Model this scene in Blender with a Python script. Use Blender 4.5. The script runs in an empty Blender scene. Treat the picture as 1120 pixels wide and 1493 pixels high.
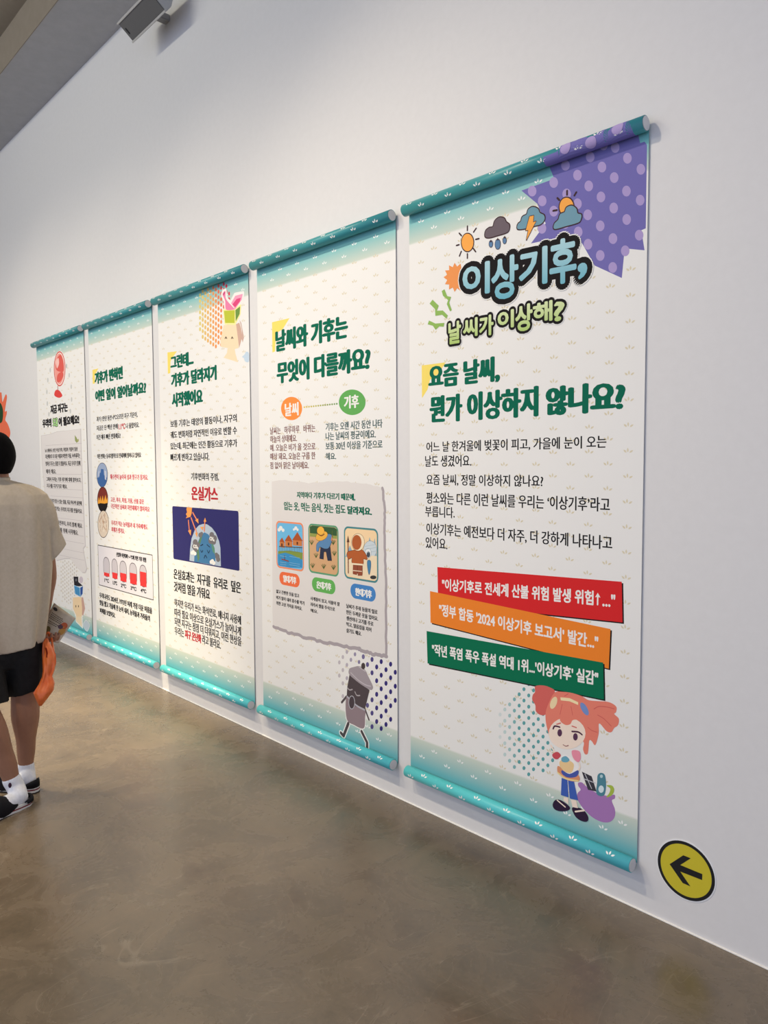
import bpy, bmesh, math, random
from mathutils import Vector, Matrix
random.seed(7)
sc = bpy.context.scene
C = sc.collection

# ------------------------------------------------------------------ camera
CAM = dict(d=2.3501, pitch=-.0617, yaw=-.8188, roll=-.0050, f=1078.9263, h=1.55)
cp, sp, cy, sy = math.cos(CAM['pitch']), math.sin(CAM['pitch']), math.cos(CAM['yaw']), math.sin(CAM['yaw'])
FW = Vector((sy*cp, cy*cp, sp))
_r = Vector((cy, -sy, 0)); _u = _r.cross(FW)
cr, sr = math.cos(CAM['roll']), math.sin(CAM['roll'])
RT = cr*_r + sr*_u
UP = -sr*_r + cr*_u
EYE = Vector((0, -CAM['d'], CAM['h']))
cam = bpy.data.cameras.new('camera')
cam.sensor_fit = 'VERTICAL'; cam.sensor_height = 36.0; cam.sensor_width = 27.0
cam.lens = CAM['f']*36.0/1493.0
cam.clip_start = 0.05; cam.clip_end = 100
co = bpy.data.objects.new('camera', cam); C.objects.link(co)
co.matrix_world = Matrix(((RT.x, UP.x, -FW.x, EYE.x), (RT.y, UP.y, -FW.y, EYE.y), (RT.z, UP.z, -FW.z, EYE.z), (0, 0, 0, 1)))
sc.camera = co

# ------------------------------------------------------------------ light and exposure
sc.view_settings.view_transform = 'Standard'
sc.view_settings.look = 'None'
sc.view_settings.gamma = 1.0
sc.view_settings.use_curve_mapping = False
sc.view_settings.exposure = 0.0
w = bpy.data.worlds.new('daylight'); sc.world = w; w.use_nodes = True
bg = w.node_tree.nodes['Background']
bg.inputs['Color'].default_value = (.66, .745, 1.0, 1); bg.inputs['Strength'].default_value = 1.14

def spot(x, y, z, tx, ty, tz, power, col, size=100, blend=1.0, rad=.05):
    l = bpy.data.lights.new('gallery_or_added_spot', 'SPOT'); l.energy = power; l.color = col
    l.spot_size = math.radians(size); l.spot_blend = blend; l.shadow_soft_size = rad
    o = bpy.data.objects.new('gallery_or_added_spot', l); C.objects.link(o); o.location = (x, y, z)
    o.rotation_euler = (Vector((tx, ty, tz))-Vector((x, y, z))).to_track_quat('-Z', 'Y').to_euler()
WARM = (1.0, .87, .69)
for (lx, pw, colr) in ((-8.9, 125, WARM), (-7.4, 195, WARM), (-5.9, 150, WARM), (-4.4, 225, WARM), (-2.9, 310, WARM), (-1.4, 10, WARM)):
    spot(lx, -2.6, 4.75, lx+1.2, -.45, 0, pw, colr, 96, 1.0, .09)
spot(-5.5, -1.35, 4.75, -4.8, -.72, 0, 1500, (1.0, .84, .56), 38, 1.0, .09)        # added spot, no such lamp known, brightens the floor by the wall
# added unseen area lights giving the wall a soft, even wash
for lx, pw in ((-8, 36), (-5, 80)):
    l = bpy.data.lights.new('added_wash_light', 'AREA'); l.shape = 'RECTANGLE'; l.size = 2.4; l.size_y = .4; l.energy = pw; l.color = (1, .97, .80)
    o = bpy.data.objects.new('added_wash_light', l); C.objects.link(o); o.location = (lx, -4.6, 4.8)
    o.rotation_euler = Vector((.0, .75, -.65)).to_track_quat('-Z', 'Y').to_euler()

# ------------------------------------------------------------------ helpers: pixel of the 1120x1493 photograph -> point in the place
def ray(px, py):
    return FW + RT*((px-560)/CAM['f']) - UP*((py-746.5)/CAM['f'])
def hit(px, py, axis, val):
    d = ray(px, py); t = (val-EYE[axis])/d[axis]
    return EYE + d*t
FY = -.006                                        # plane of the hanging fabric
def W(px, py):
    p = hit(px, py, 1, FY); return (p.x, p.z)
def crop(ox, oy, s):
    def f(a, b): return (ox+a/s, oy+b/s)
    return f

def lin(c):
    c = c/255.0
    return c/12.92 if c <= .04045 else ((c+.055)/1.055)**2.4
_m = {}
def mat(rgb, rough=.8, spec=.10, name='print'):
    k = (tuple(rgb), rough, spec, name)
    if k in _m: return _m[k]
    m = bpy.data.materials.new(name); m.use_nodes = True
    b = m.node_tree.nodes['Principled BSDF']
    b.inputs['Base Color'].default_value = (lin(rgb[0]), lin(rgb[1]), lin(rgb[2]), 1)
    b.inputs['Roughness'].default_value = rough; b.inputs['Specular IOR Level'].default_value = spec
    _m[k] = m; return m
def mat_grad(name, stops, rough=.55, z0=0., z1=1.):
    """a printed gradient along the cloth height (object Z)"""
    m = bpy.data.materials.new(name); m.use_nodes = True; nt = m.node_tree
    b = nt.nodes['Principled BSDF']; b.inputs['Roughness'].default_value = rough+.15; b.inputs['Specular IOR Level'].default_value = .12
    tc = nt.nodes.new('ShaderNodeTexCoord'); sx = nt.nodes.new('ShaderNodeSeparateXYZ')
    mr = nt.nodes.new('ShaderNodeMapRange'); cr_ = nt.nodes.new('ShaderNodeValToRGB')
    mr.inputs['From Min'].default_value = z0; mr.inputs['From Max'].default_value = z1
    nt.links.new(tc.outputs['Object'], sx.inputs[0]); nt.links.new(sx.outputs['Z'], mr.inputs['Value'])
    nt.links.new(mr.outputs[0], cr_.inputs[0]); nt.links.new(cr_.outputs[0], b.inputs['Base Color'])
    e = cr_.color_ramp.elements
    for i, (p, c) in enumerate(stops):
        q = e[i] if i < 2 else e.new(p)
        q.position = p; q.color = (lin(c[0]), lin(c[1]), lin(c[2]), 1)
    return m
def noise_mat(name, c1, c2, scale, rough=.7, bump=0., detail=6, rough2=None, stretch=(1, 1, 1), spec=.3, dist=0.):
    m = bpy.data.materials.new(name); m.use_nodes = True; nt = m.node_tree
    b = nt.nodes['Principled BSDF']; b.inputs['Roughness'].default_value = rough; b.inputs['Specular IOR Level'].default_value = spec
    tc = nt.nodes.new('ShaderNodeTexCoord'); mp = nt.nodes.new('ShaderNodeMapping'); n = nt.nodes.new('ShaderNodeTexNoise')
    mp.inputs['Scale'].default_value = stretch
    n.inputs['Scale'].default_value = scale; n.inputs['Detail'].default_value = detail; n.inputs['Roughness'].default_value = .62
    n.inputs['Distortion'].default_value = dist
    r = nt.nodes.new('ShaderNodeValToRGB')
    r.color_ramp.elements[0].position = .32; r.color_ramp.elements[1].position = .70
    r.color_ramp.elements[0].color = (*[lin(v) for v in c1], 1); r.color_ramp.elements[1].color = (*[lin(v) for v in c2], 1)
    nt.links.new(tc.outputs['Object'], mp.inputs[0]); nt.links.new(mp.outputs[0], n.inputs['Vector'])
    nt.links.new(n.outputs['Fac'], r.inputs[0]); nt.links.new(r.outputs[0], b.inputs['Base Color'])
    if rough2 is not None:
        rr = nt.nodes.new('ShaderNodeMapRange'); rr.inputs['To Min'].default_value = rough; rr.inputs['To Max'].default_value = rough2
        rr.inputs['From Min'].default_value = .3; rr.inputs['From Max'].default_value = .7
        nt.links.new(n.outputs['Fac'], rr.inputs['Value']); nt.links.new(rr.outputs[0], b.inputs['Roughness'])
    if bump:
        bp = nt.nodes.new('ShaderNodeBump'); bp.inputs['Strength'].default_value = bump; bp.inputs['Distance'].default_value = .01
        nt.links.new(n.outputs['Fac'], bp.inputs['Height']); nt.links.new(bp.outputs[0], b.inputs['Normal'])
    return m

def obj(name, me, parent=None):
    o = bpy.data.objects.new(name, me); C.objects.link(o)
    if parent: o.parent = parent
    return o
def empty(name, loc, label, cat, group=None):
    o = bpy.data.objects.new(name, None); C.objects.link(o); o.location = loc; o.empty_display_size = .1
    o['label'] = label; o['category'] = cat
    if group: o['group'] = group
    return o
def tag(o, label, cat, group=None):
    o['label'] = label; o['category'] = cat
    if group: o['group'] = group
    return o
def from_bm(name, bm, m, parent=None, smooth=False):
    me = bpy.data.meshes.new(name); bmesh.ops.recalc_face_normals(bm, faces=bm.faces[:]); bm.to_mesh(me); bm.free()
    me.materials.append(m)
    if smooth:
        for p in me.polygons: p.use_smooth = True
    return obj(name, me, parent)
def box_bm(x0, x1, y0, y1, z0, z1, bev=0.):
    bm = bmesh.new(); bmesh.ops.create_cube(bm, size=1)
    for v in bm.verts:
        v.co = Vector(((x0+x1)/2+v.co.x*(x1-x0), (y0+y1)/2+v.co.y*(y1-y0), (z0+z1)/2+v.co.z*(z1-z0)))
    if bev: bmesh.ops.bevel(bm, geom=bm.edges[:], offset=bev, segments=2, affect='EDGES')
    return bm
def structure(name, bm, m):
    o = from_bm(name, bm, m); o['kind'] = 'structure'; return o
def spline(pts, n=6, closed=True):
    out = []; N = len(pts)
    for i in range(N if closed else N-1):
        g = lambda k: pts[k % N] if closed else pts[max(0, min(N-1, k))]
        p0, p1, p2, p3 = g(i-1), g(i), g(i+1), g(i+2)
        for j in range(n):
            t = j/n
            out.append(tuple(.5*((2*b)+(-a+c)*t+(2*a-5*b+4*c-d)*t*t+(-a+3*b-3*c+d)*t**3) for a, b, c, d in zip(p0, p1, p2, p3)))
    if not closed: out.append(tuple(pts[-1]))
    return out

# ------------------------------------------------------------------ the room
M_wall = noise_mat('white_wall_paint', (221, 219, 217), (224, 222, 220), 30, .75, .008)
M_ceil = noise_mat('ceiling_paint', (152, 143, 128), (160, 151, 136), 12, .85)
def concrete():
    m = bpy.data.materials.new('polished_concrete'); m.use_nodes = True; nt = m.node_tree; N = nt.nodes.new; L = nt.links.new
    b = nt.nodes['Principled BSDF']; b.inputs['Specular IOR Level'].default_value = .85
    tc = N('ShaderNodeTexCoord')
    def noise(sc_, det, rg, dist, st=(1, 1, 1)):
        mp = N('ShaderNodeMapping'); mp.inputs['Scale'].default_value = st; L(tc.outputs['Object'], mp.inputs[0])
        n = N('ShaderNodeTexNoise'); n.inputs['Scale'].default_value = sc_; n.inputs['Detail'].default_value = det; n.inputs['Roughness'].default_value = rg; n.inputs['Distortion'].default_value = dist
        L(mp.outputs[0], n.inputs['Vector']); return n.outputs['Fac']
    big, mid, fine = noise(.9, 10, .6, .5), noise(4.5, 14, .72, .9), noise(60, 4, .6, 0)
    def mixf(a_, b_, t):
        x = N('ShaderNodeMix'); x.data_type = 'FLOAT'; x.inputs[0].default_value = t; L(a_, x.inputs[2]); L(b_, x.inputs[3]); return x.outputs[0]
    f = mixf(mixf(big, mid, .45), fine, .12)
    r = N('ShaderNodeValToRGB'); e = r.color_ramp.elements
    e[0].position, e[1].position = .36, .64
    e[0].color = (lin(80), lin(70), lin(56), 1); e[1].color = (lin(124), lin(108), lin(87), 1); L(f, r.inputs[0])
    # pale hair-line scratches
    w_ = noise(2.2, 3, .5, 2.5, (1, .35, 1)); q = N('ShaderNodeMath'); q.operation = 'SUBTRACT'; q.inputs[1].default_value = .5; L(w_, q.inputs[0])
    ab = N('ShaderNodeMath'); ab.operation = 'ABSOLUTE'; L(q.outputs[0], ab.inputs[0])
    lt = N('ShaderNodeMapRange'); lt.inputs['From Min'].default_value = 0; lt.inputs['From Max'].default_value = .004; lt.inputs['To Min'].default_value = .16; lt.inputs['To Max'].default_value = 0; L(ab.outputs[0], lt.inputs['Value'])
    mx = N('ShaderNodeMix'); mx.data_type = 'RGBA'; L(lt.outputs[0], mx.inputs[0]); L(r.outputs[0], mx.inputs[6]); mx.inputs[7].default_value = (lin(186), lin(172), lin(150), 1)
    L(mx.outputs[2], b.inputs['Base Color'])
    rr = N('ShaderNodeMapRange'); rr.inputs['From Min'].default_value = .35; rr.inputs['From Max'].default_value = .65; rr.inputs['To Min'].default_value = .20; rr.inputs['To Max'].default_value = .34; L(mid, rr.inputs['Value']); L(rr.outputs[0], b.inputs['Roughness'])
    bp = N('ShaderNodeBump'); bp.inputs['Strength'].default_value = .16; bp.inputs['Distance'].default_value = .012; L(noise(5, 5, .5, .6, (.5, 1.5, 1)), bp.inputs['Height']); L(bp.outputs[0], b.inputs['Normal'])
    return m
M_floor = concrete()
structure('wall_right', box_bm(-11, 3, 0, .2, -.02, 4.64), M_wall)
structure('floor', box_bm(-11, 4, -7, 0.05, -.2, 0), M_floor)
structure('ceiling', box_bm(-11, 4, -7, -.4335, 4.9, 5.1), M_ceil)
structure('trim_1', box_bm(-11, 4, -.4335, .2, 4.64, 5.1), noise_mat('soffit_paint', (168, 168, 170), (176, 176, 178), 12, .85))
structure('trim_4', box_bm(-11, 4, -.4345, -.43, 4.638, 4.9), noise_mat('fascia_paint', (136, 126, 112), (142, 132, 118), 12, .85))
structure('trim_2', box_bm(-11, 3, -.006, 0, 0, .005, .001), mat((245, 242, 235), .3, .5, 'joint_bead'))
structure('wall_left', box_bm(-11.2, -11, -7, .2, -.02, 5.1), M_wall)

# ------------------------------------------------------------------ flat printed artwork on the cloth
_txt = {}
def text_mesh(s, res=3):
    if s in _txt: return _txt[s]
    c = bpy.data.curves.new('t', 'FONT'); c.body = s; c.fill_mode = 'FRONT'; c.resolution_u = res
    o = bpy.data.objects.new('t', c); C.objects.link(o)
    bpy.context.view_layer.update()
    dg = bpy.context.evaluated_depsgraph_get(); ev = o.evaluated_get(dg); me = ev.to_mesh()
    vs = [(v.co.x, v.co.y) for v in me.vertices]; fs = [tuple(p.vertices) for p in me.polygons]
    ev.to_mesh_clear(); bpy.data.objects.remove(o); bpy.data.curves.remove(c)
    x0 = min(v[0] for v in vs); x1 = max(v[0] for v in vs); y0 = min(v[1] for v in vs); y1 = max(v[1] for v in vs)
    _txt[s] = ([((a-x0)/(x1-x0), (b-y0)/(y1-y0)) for a, b in vs], fs)
    return _txt[s]
text_jobs = []
LS = 2.5e-5
class Art:
    """faces laid flat on the cloth, each call one ink layer above the last"""
    def __init__(s, cropf=None, layer=3):
        s.v = []; s.f = []; s.fm = []; s.mats = []; s.lay = layer; s.c = cropf or (lambda a, b: (a, b))
    def mi(s, m):
        if not isinstance(m, bpy.types.Material): m = mat(m)
        if m not in s.mats: s.mats.append(m)
        return s.mats.index(m)
    def wpt(s, p): return W(*s.c(*p))
    def wpoly(s, pts, m, step=True):
        y = FY - s.lay*LS
        b = len(s.v); s.v += [(x, y, z) for x, z in pts]; s.f.append(tuple(range(b, b+len(pts)))); s.fm.append(s.mi(m))
        if step: s.lay += 1
    def poly(s, pts, m, smooth=False, out=None, ow=.004):
        if smooth: pts = spline(pts, 5)
        wp = [s.wpt(p) for p in pts]
        if out is not None: s.wline(wp, ow*2, out, True)
        s.wpoly(wp, m)
    def ell(s, cx, cy, rx, ry, m, rot=0., n=24, out=None, ow=.004, step=True):
        c_, s_ = math.cos(rot), math.sin(rot)
        pts = [(cx+rx*math.cos(t)*c_-ry*math.sin(t)*s_, cy+rx*math.cos(t)*s_+ry*math.sin(t)*c_) for t in [2*math.pi*i/n for i in range(n)]]
        wp = [s.wpt(p) for p in pts]
        if out is not None: s.wline(wp, ow*2, out, True)
        s.wpoly(wp, m, step)
    def wline(s, wp, wd, m, closed=False, taper=False):
        y = FY - s.lay*LS; k = s.mi(m); N = len(wp); h = wd/2
        for i in range(N if closed else N-1):
            a, b_ = wp[i], wp[(i+1) % N]
            dx, dz = b_[0]-a[0], b_[1]-a[1]; L = math.hypot(dx, dz) or 1e-9
            nx, nz = -dz/L*h, dx/L*h; y2 = y-(i % 4)*1e-6
            q = len(s.v); s.v += [(a[0]+nx, y2, a[1]+nz), (a[0]-nx, y2, a[1]-nz), (b_[0]-nx, y2, b_[1]-nz), (b_[0]+nx, y2, b_[1]+nz)]
            s.f.append((q, q+1, q+2, q+3)); s.fm.append(k)
        if N < 60 or wd > .006:
            for i, a in enumerate(wp):
                q = len(s.v); y3 = y-6e-6-(i % 3)*1e-6
                s.v += [(a[0]+h*math.cos(t), y3, a[1]+h*math.sin(t)) for t in [2*math.pi*j/8 for j in range(8)]]
                s.f.append(tuple(range(q, q+8))); s.fm.append(k)
        s.lay += 1
    def line(s, pts, wd, m, smooth=False):
        if smooth: pts = spline(pts, 4, False)
        s.wline([s.wpt(p) for p in pts], wd, m)
    def rrect(s, x0, yt, yb, x1, r, m, inset=0.):
        a = s.wpt((x0, yt)); b_ = s.wpt((x0, yb)); X1 = s.wpt((x1, (yt+yb)/2))[0]
        X0 = (a[0]+b_[0])/2+inset; X1 -= inset; Z1 = a[1]-inset; Z0 = b_[1]+inset; r = min(r, (Z1-Z0)/2.01, (X1-X0)/2.01)
        pts = []
        for cx, cz, t0 in ((X1-r, Z1-r, 0), (X0+r, Z1-r, 90), (X0+r, Z0+r, 180), (X1-r, Z0+r, 270)):
            for j in range(7):
                t = math.radians(t0+15*j); pts.append((cx+r*math.cos(t), cz+r*math.sin(t)))
        s.wpoly(pts, m); return (X0, X1, Z0, Z1)
    def glyphs(s, st, O, U, V, m, b=.004, dirs=8, rings=1, bz=1.):
        vs, fs = text_mesh(st); k = s.mi(m); y = FY - s.lay*LS
        offs = [(0, 0)]
        for rg in range(1, rings+1):
            offs += [(b*rg/rings*math.cos(2*math.pi*i/dirs), b*bz*rg/rings*math.sin(2*math.pi*i/dirs)) for i in range(dirs)] if b else []
        for n, (ox, oz) in enumerate(offs):
            q = len(s.v); y2 = y-n*5e-7
            s.v += [(O[0]+U[0]*a+V[0]*c+ox, y2, O[1]+U[1]*a+V[1]*c+oz) for a, c in vs]
            s.f += [tuple(q+i for i in f) for f in fs]; s.fm += [k]*len(fs)
        s.lay += 1
    def text(s, st, x0, yt, yb, x1, m, b=.004):
        """a level line of lettering: left x, top and bottom at the left end, right x"""
        O = s.wpt((x0, yb)); T = s.wpt((x0, yt)); R = s.wpt((x1, yb))
        h = T[1]-O[1]
        if b < .003: b *= .8
        k = .4
        s.glyphs(st, (O[0]+b, O[1]+b*k), (R[0]-O[0]-2*b, 0), (0, h-2*b*k), m, b, bz=k)
    def text3(s, st, LB, RB, LT, m, b=.004, rings=1, dirs=8):
        O, R, T = s.wpt(LB), s.wpt(RB), s.wpt(LT)
        s.glyphs(st, O, (R[0]-O[0], R[1]-O[1]), (T[0]-O[0], T[1]-O[1]), m, b, dirs, rings)
    def build(s, name, parent, label=None):
        me = bpy.data.meshes.new(name); ox = parent.location.x
        me.from_pydata([(x-ox, y, z) for x, y, z in s.v], [], s.f)
        for m in s.mats: me.materials.append(m)
        me.polygons.foreach_set('material_index', s.fm)
        # every face looks out of the wall
        me.update(); bm = bmesh.new(); bm.from_mesh(me)
        fl = [f for f in bm.faces if f.normal.y > 0]
        if fl: bmesh.ops.reverse_faces(bm, faces=fl)
        bm.to_mesh(me); bm.free()
        o = obj(name, me, parent)
        if label: o['label'] = label
        return o

# ------------------------------------------------------------------ banners: cloth, rolls, pipes
ZT, ZB, RR = 2.6583, .1670, .0255
ZTC, ZBC = 2.6415, .183
WHITE = (237, 235, 230); TEAL = (118, 184, 184); PALE = (206, 214, 200)
M_cloth = mat_grad('banner_cloth', [(0, (92, 172, 178)), ((.20-.15)/2.52, (110, 178, 182)), ((.318-.15)/2.52, PALE), ((.3205-.15)/2.52, WHITE),
                                    ((2.5135-.15)/2.52, WHITE), ((2.516-.15)/2.52, PALE), ((2.61-.15)/2.52, (128, 192, 192)), (1, (96, 178, 182))], .55, .15, 2.67)
M_rollT = mat((62, 148, 152), .35, .35, 'teal_roll_top'); M_rollB = mat((88, 196, 200), .35, .35, 'teal_roll_bottom')
M_pipe = mat((205, 205, 205), .45, .4, 'plastic_pipe'); M_sw = mat((240, 240, 236), .6, .25, 'leaf_print_white'); M_st = mat((219, 208, 178), .6, .25, 'leaf_print_tan')
def sprig():
    out = []
    for ang, L, wd, ox in ((math.radians(140), .0172, .0062, -.0030), (math.radians(92), .0172, .0062, .0), (math.radians(30), .0172, .0062, .004)):
        c_, s_ = math.cos(ang), math.sin(ang); pts = []
        for u, v in ((0.12, 0), (.4, .5), (.7, .5), (1.05, 0), (.7, -.5), (.4, -.5)):
            a, b = u*L, v*wd; pts.append((ox+a*c_-b*s_, a*s_+b*c_-.005))
        out.append(pts)
    return out
SPRIG = sprig()
def roll_mesh(name, hw, zc, m, parent, sgn):
    """cloth wound round the pipe; leaf print wraps round it"""
    bm = bmesh.new(); n = 28; yc = FY-RR
    prof = [(yc+RR*math.cos(2*math.pi*i/n), zc+RR*math.sin(2*math.pi*i/n)) for i in range(n)]
    inn = [(yc+(RR-.0025)*math.cos(2*math.pi*i/n), zc+(RR-.0025)*math.sin(2*math.pi*i/n)) for i in range(n)]
    A = [bm.verts.new((-hw, y, z)) for y, z in prof]; B = [bm.verts.new((hw, y, z)) for y, z in prof]
    A2 = [bm.verts.new((-hw, y, z)) for y, z in inn]; B2 = [bm.verts.new((hw, y, z)) for y, z in inn]
    for i in range(n):
        j = (i+1) % n
        for q in ((A[i], A[j], B[j], B[i]), (A2[i], B2[i], B2[j], A2[j]), (A[i], A2[i], A2[j], A[j]), (B[i], B[j], B2[j], B2[i])):
            f = bm.faces.new(q); f.smooth = True
    bmesh.ops.recalc_face_normals(bm, faces=bm.faces[:])
    # leaf print
    R2 = RR+.0005
    k = 0
    xx = -hw+.045
    while xx < hw-.02:
        th = math.radians((175 if sgn > 0 else 170) + (32 if k % 2 else -22)*sgn)
        for pet in SPRIG:
            vs = []
            for a, b in pet:
                t = th-b/R2
                vs.append(bm.verts.new((xx+a, yc+R2*math.cos(t), zc+R2*math.sin(t))))
            f = bm.faces.new(vs); f.material_index = 1
        xx += .0755; k += 1
    me = bpy.data.meshes.new(name); bm.to_mesh(me); bm.free(); me.materials.append(m); me.materials.append(M_sw)
    o = obj(name, me, parent)
    # the pipe inside
    bm = bmesh.new(); ro, ri = RR-.003, RR-.0075
    rings = []
    for x, r in ((-hw-.002, ro), (hw+.002, ro), (hw+.002, ri), (-hw-.002, ri)):
        rings.append([bm.verts.new((x, yc+r*math.cos(2*math.pi*i/n), zc+r*math.sin(2*math.pi*i/n))) for i in range(n)])
    for a, b in ((0, 1), (1, 2), (2, 3), (3, 0)):
        for i in range(n):
            j = (i+1) % n; bm.faces.new((rings[a][i], rings[a][j], rings[b][j], rings[b][i]))
    bm.faces.new(rings[2]); bm.faces.new(rings[3])
    p = from_bm('pipe', bm, M_pipe, o); p['label'] = 'pale grey pipe end'
    return o
EDGE = [(-2.3357, -1.2258), (-3.5284, -2.421), (-4.7239, -3.6171), (-5.9185, -4.816), (-7.1175, -6.0118)]
def banner(i, label):
    x0, x1 = EDGE[i]; xc = (x0+x1)/2; hw = (x1-x0)/2
    b = empty('exhibition_banner', (xc, 0, 0), label, 'banner', 'climate banners on the wall')
    bm = bmesh.new(); nx, nz = 24, 50; T = .0008
    rnd = random.Random(i)
    g = [[bm.verts.new((-hw+2*hw*a/nx, FY, ZB+(ZT-ZB)*c/nz)) for c in range(nz+1)] for a in range(nx+1)]
    gb = [[bm.verts.new((-hw+2*hw*a/nx, FY+T, ZB+(ZT-ZB)*c/nz)) for c in range(nz+1)] for a in range(nx+1)]
    for a in range(nx):
        for c in range(nz):
            bm.faces.new((g[a][c], g[a+1][c], g[a+1][c+1], g[a][c+1]))
            bm.faces.new((gb[a][c], gb[a][c+1], gb[a+1][c+1], gb[a+1][c]))
    for c in range(nz):
        bm.faces.new((g[0][c], g[0][c+1], gb[0][c+1], gb[0][c])); bm.faces.new((g[nx][c], gb[nx][c], gb[nx][c+1], g[nx][c+1]))
    for a in range(nx):
        bm.faces.new((g[a][0], gb[a][0], gb[a+1][0], g[a+1][0])); bm.faces.new((g[a][nz], g[a+1][nz], gb[a+1][nz], gb[a][nz]))
    # leaf sprigs printed all over
    col = 0; x = hw-.0577
    while x > -hw+.01:
        z = 2.1203 + (.0435 if col % 2 else 0)
        z -= .0873*int((z-.21)/.0873)
        while z < 2.63:
            teal = z > 2.515 or z < .32
            for pet in SPRIG:
                q = [(x+a, z+c) for a, c in pet]
                if min(p[0] for p in q) < -hw or max(p[0] for p in q) > hw: continue
                f = bm.faces.new([bm.verts.new((a, FY-.00002, c)) for a, c in q]); f.material_index = 1 if teal else 2
            z += .0873
        x -= .0755; col += 1
    me = bpy.data.meshes.new('cloth'); bm.normal_update()
    fl = [f for f in bm.faces if f.material_index and f.normal.y > 0]
    if fl: bmesh.ops.reverse_faces(bm, faces=fl)
    bm.to_mesh(me); bm.free()
    for m in (M_cloth, M_sw, M_st): me.materials.append(m)
    o = obj('cloth', me, b)
    t = roll_mesh('top_roll', hw+.002, ZT, M_rollT, b, 1); q = roll_mesh('bottom_roll', hw-.004, ZB, M_rollB, b, -1)
    return b, t, q

LB = ['white banner with a purple polka-dot burst and weather icons, beside the round arrow sign',
      'white banner with orange and green discs above a torn paper and walking bin',
      'white banner with a navy greenhouse picture and a green box-headed figure at its top',
      'white banner with three round photos in a column and a red bar chart',
      'white banner with a red globe and a torn ruled paper, next to the walking person']
B = [banner(i, LB[i]) for i in range(5)]
GREEN = (14, 104, 80); BLACK = (32, 29, 30); INK = (32, 31, 34); YEL = (246, 221, 112); DK = (72, 52, 54); RED = (192, 52, 60)
W_ = (238, 236, 230)

# ---------------- banner one (right-hand end)
b1, t1, q1 = B[0]
c = crop(570, 140, 2.8)
a = Art(c, 2)
PUR = (118, 112, 176); DOT = (174, 156, 204)
star = [(648, 290), (667, 338), (533, 386), (598, 440), (632, 520), (572, 602), (700, 575), (780, 600), (832, 692), (943, 743), (955, 622), (1036, 630),
        (1023, 548), (1041, 540), (1046, 200), (1036, 186), (1018, 192), (1008, 150), (1012, 128)]
a.poly(star, PUR)
for i, (x, y) in enumerate([(713, 283), (814, 249), (862, 290), (916, 210), (966, 254), (1021, 299), (762, 323), (912, 333), (808, 367), (858, 412), (1018, 425), (665, 353), (910, 457),
             (963, 504), (1014, 568), (804, 485), (855, 530), (907, 582), (957, 632), (805, 605), (855, 651), (906, 700), (577, 388), (618, 428), (617, 540), (718, 400),
             (762, 440), (665, 470), (712, 520), (765, 555), (962, 388), (868, 200)]):
    a.ell(x, y, 17.5, 22, DOT, step=False)
a.build('polka_dot_burst', b1, 'purple starburst with lilac dots')
# the burst running on over the top roll
bm = bmesh.new(); yc = FY-RR; R2 = RR+.0006
p_l = W(*c(655, 280))[0]-b1.location.x; p_r = W(*c(1015, 140))[0]-b1.location.x
N = 60
tops = [(0, 180), (.18, 178), (.2, 110), (.32, 96), (.48, 130), (.56, 172), (.63, 150), (.7, 92), (.75, 165), (.8, 120), (.93, 84), (1, 200)]
def topang(u):
    for (u0, a0), (u1, a1) in zip(tops, tops[1:]):
        if u <= u1: return a0+(a1-a0)*(u-u0)/(u1-u0)
cols = []
for i in range(N+1):
    u = i/N; x = p_l+(p_r-p_l)*u; ta = topang(u)
    cols.append([bm.verts.new((x, yc+R2*math.cos(math.radians(ta+(285-ta)*j/8)), ZT+R2*math.sin(math.radians(ta+(285-ta)*j/8)))) for j in range(9)])
for i in range(N):
    for j in range(8): bm.faces.new((cols[i][j], cols[i+1][j], cols[i+1][j+1], cols[i][j+1]))
for x, th in ((.27, 170), (.56, 200), (.85, 165)):
    xx = p_l+(p_r-p_l)*x
    rg_ = []
    for q in (.0005, .006, .011, .016, .021):
        rg_.append([bm.verts.new((xx+q*math.cos(t), yc+(R2+.0008)*math.cos(math.radians(th)+q*math.sin(t)/R2), ZT+(R2+.0008)*math.sin(math.radians(th)+q*math.sin(t)/R2))) for t in [2*math.pi*k/20 for k in range(20)]])
    for r0, r1 in zip(rg_, rg_[1:]):
        for k in range(20):
            f = bm.faces.new((r0[k], r0[(k+1) % 20], r1[(k+1) % 20], r1[k])); f.material_index = 1
o = from_bm('burst_print', bm, mat(PUR), t1); o.data.materials.append(mat(DOT)); o['label'] = 'purple burst print wrapping the roll'

c = crop(610, 260, 4.3077)
a = Art(c, 36)
SUN = (249, 172, 84)
a.ell(310, 403, 37, 55, SUN, out=DK, ow=.0042)
for p, q in (((309, 300), (309, 328)), ((364, 314), (348, 337)), ((361, 384), (382, 379)), ((346, 441), (361, 461)), ((309, 474), (309, 502)), ((271, 459), (259, 488)), ((240, 422), (257, 417)), ((258, 345), (272, 361))):
    a.line([p, q], .006, DK)
a.build('sun_icon', b1, 'orange sun icon')
a = Art(c, 36)
a.poly([(422, 366), (424, 332), (445, 312), (470, 305), (482, 268), (510, 246), (540, 252), (552, 275), (572, 292), (570, 325), (552, 342), (500, 358), (450, 372)], (112, 100, 106), True, out=DK, ow=.0042)
for x, y, rx, ry in ((457, 412, 11, 20), (500, 414, 16, 31), (543, 390, 10, 20)): a.ell(x, y, rx, ry, (98, 132, 168), out=DK, ow=.0022)
for x, y in ((457, 390), (500, 378), (543, 366)): a.poly([(x, y-6), (x-6, y+12), (x+6, y+12)], DK)
a.build('rain_cloud_icon', b1, 'dark cloud icon with three drops')
a = Art(c, 36)
CLD = (116, 156, 172)
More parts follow.
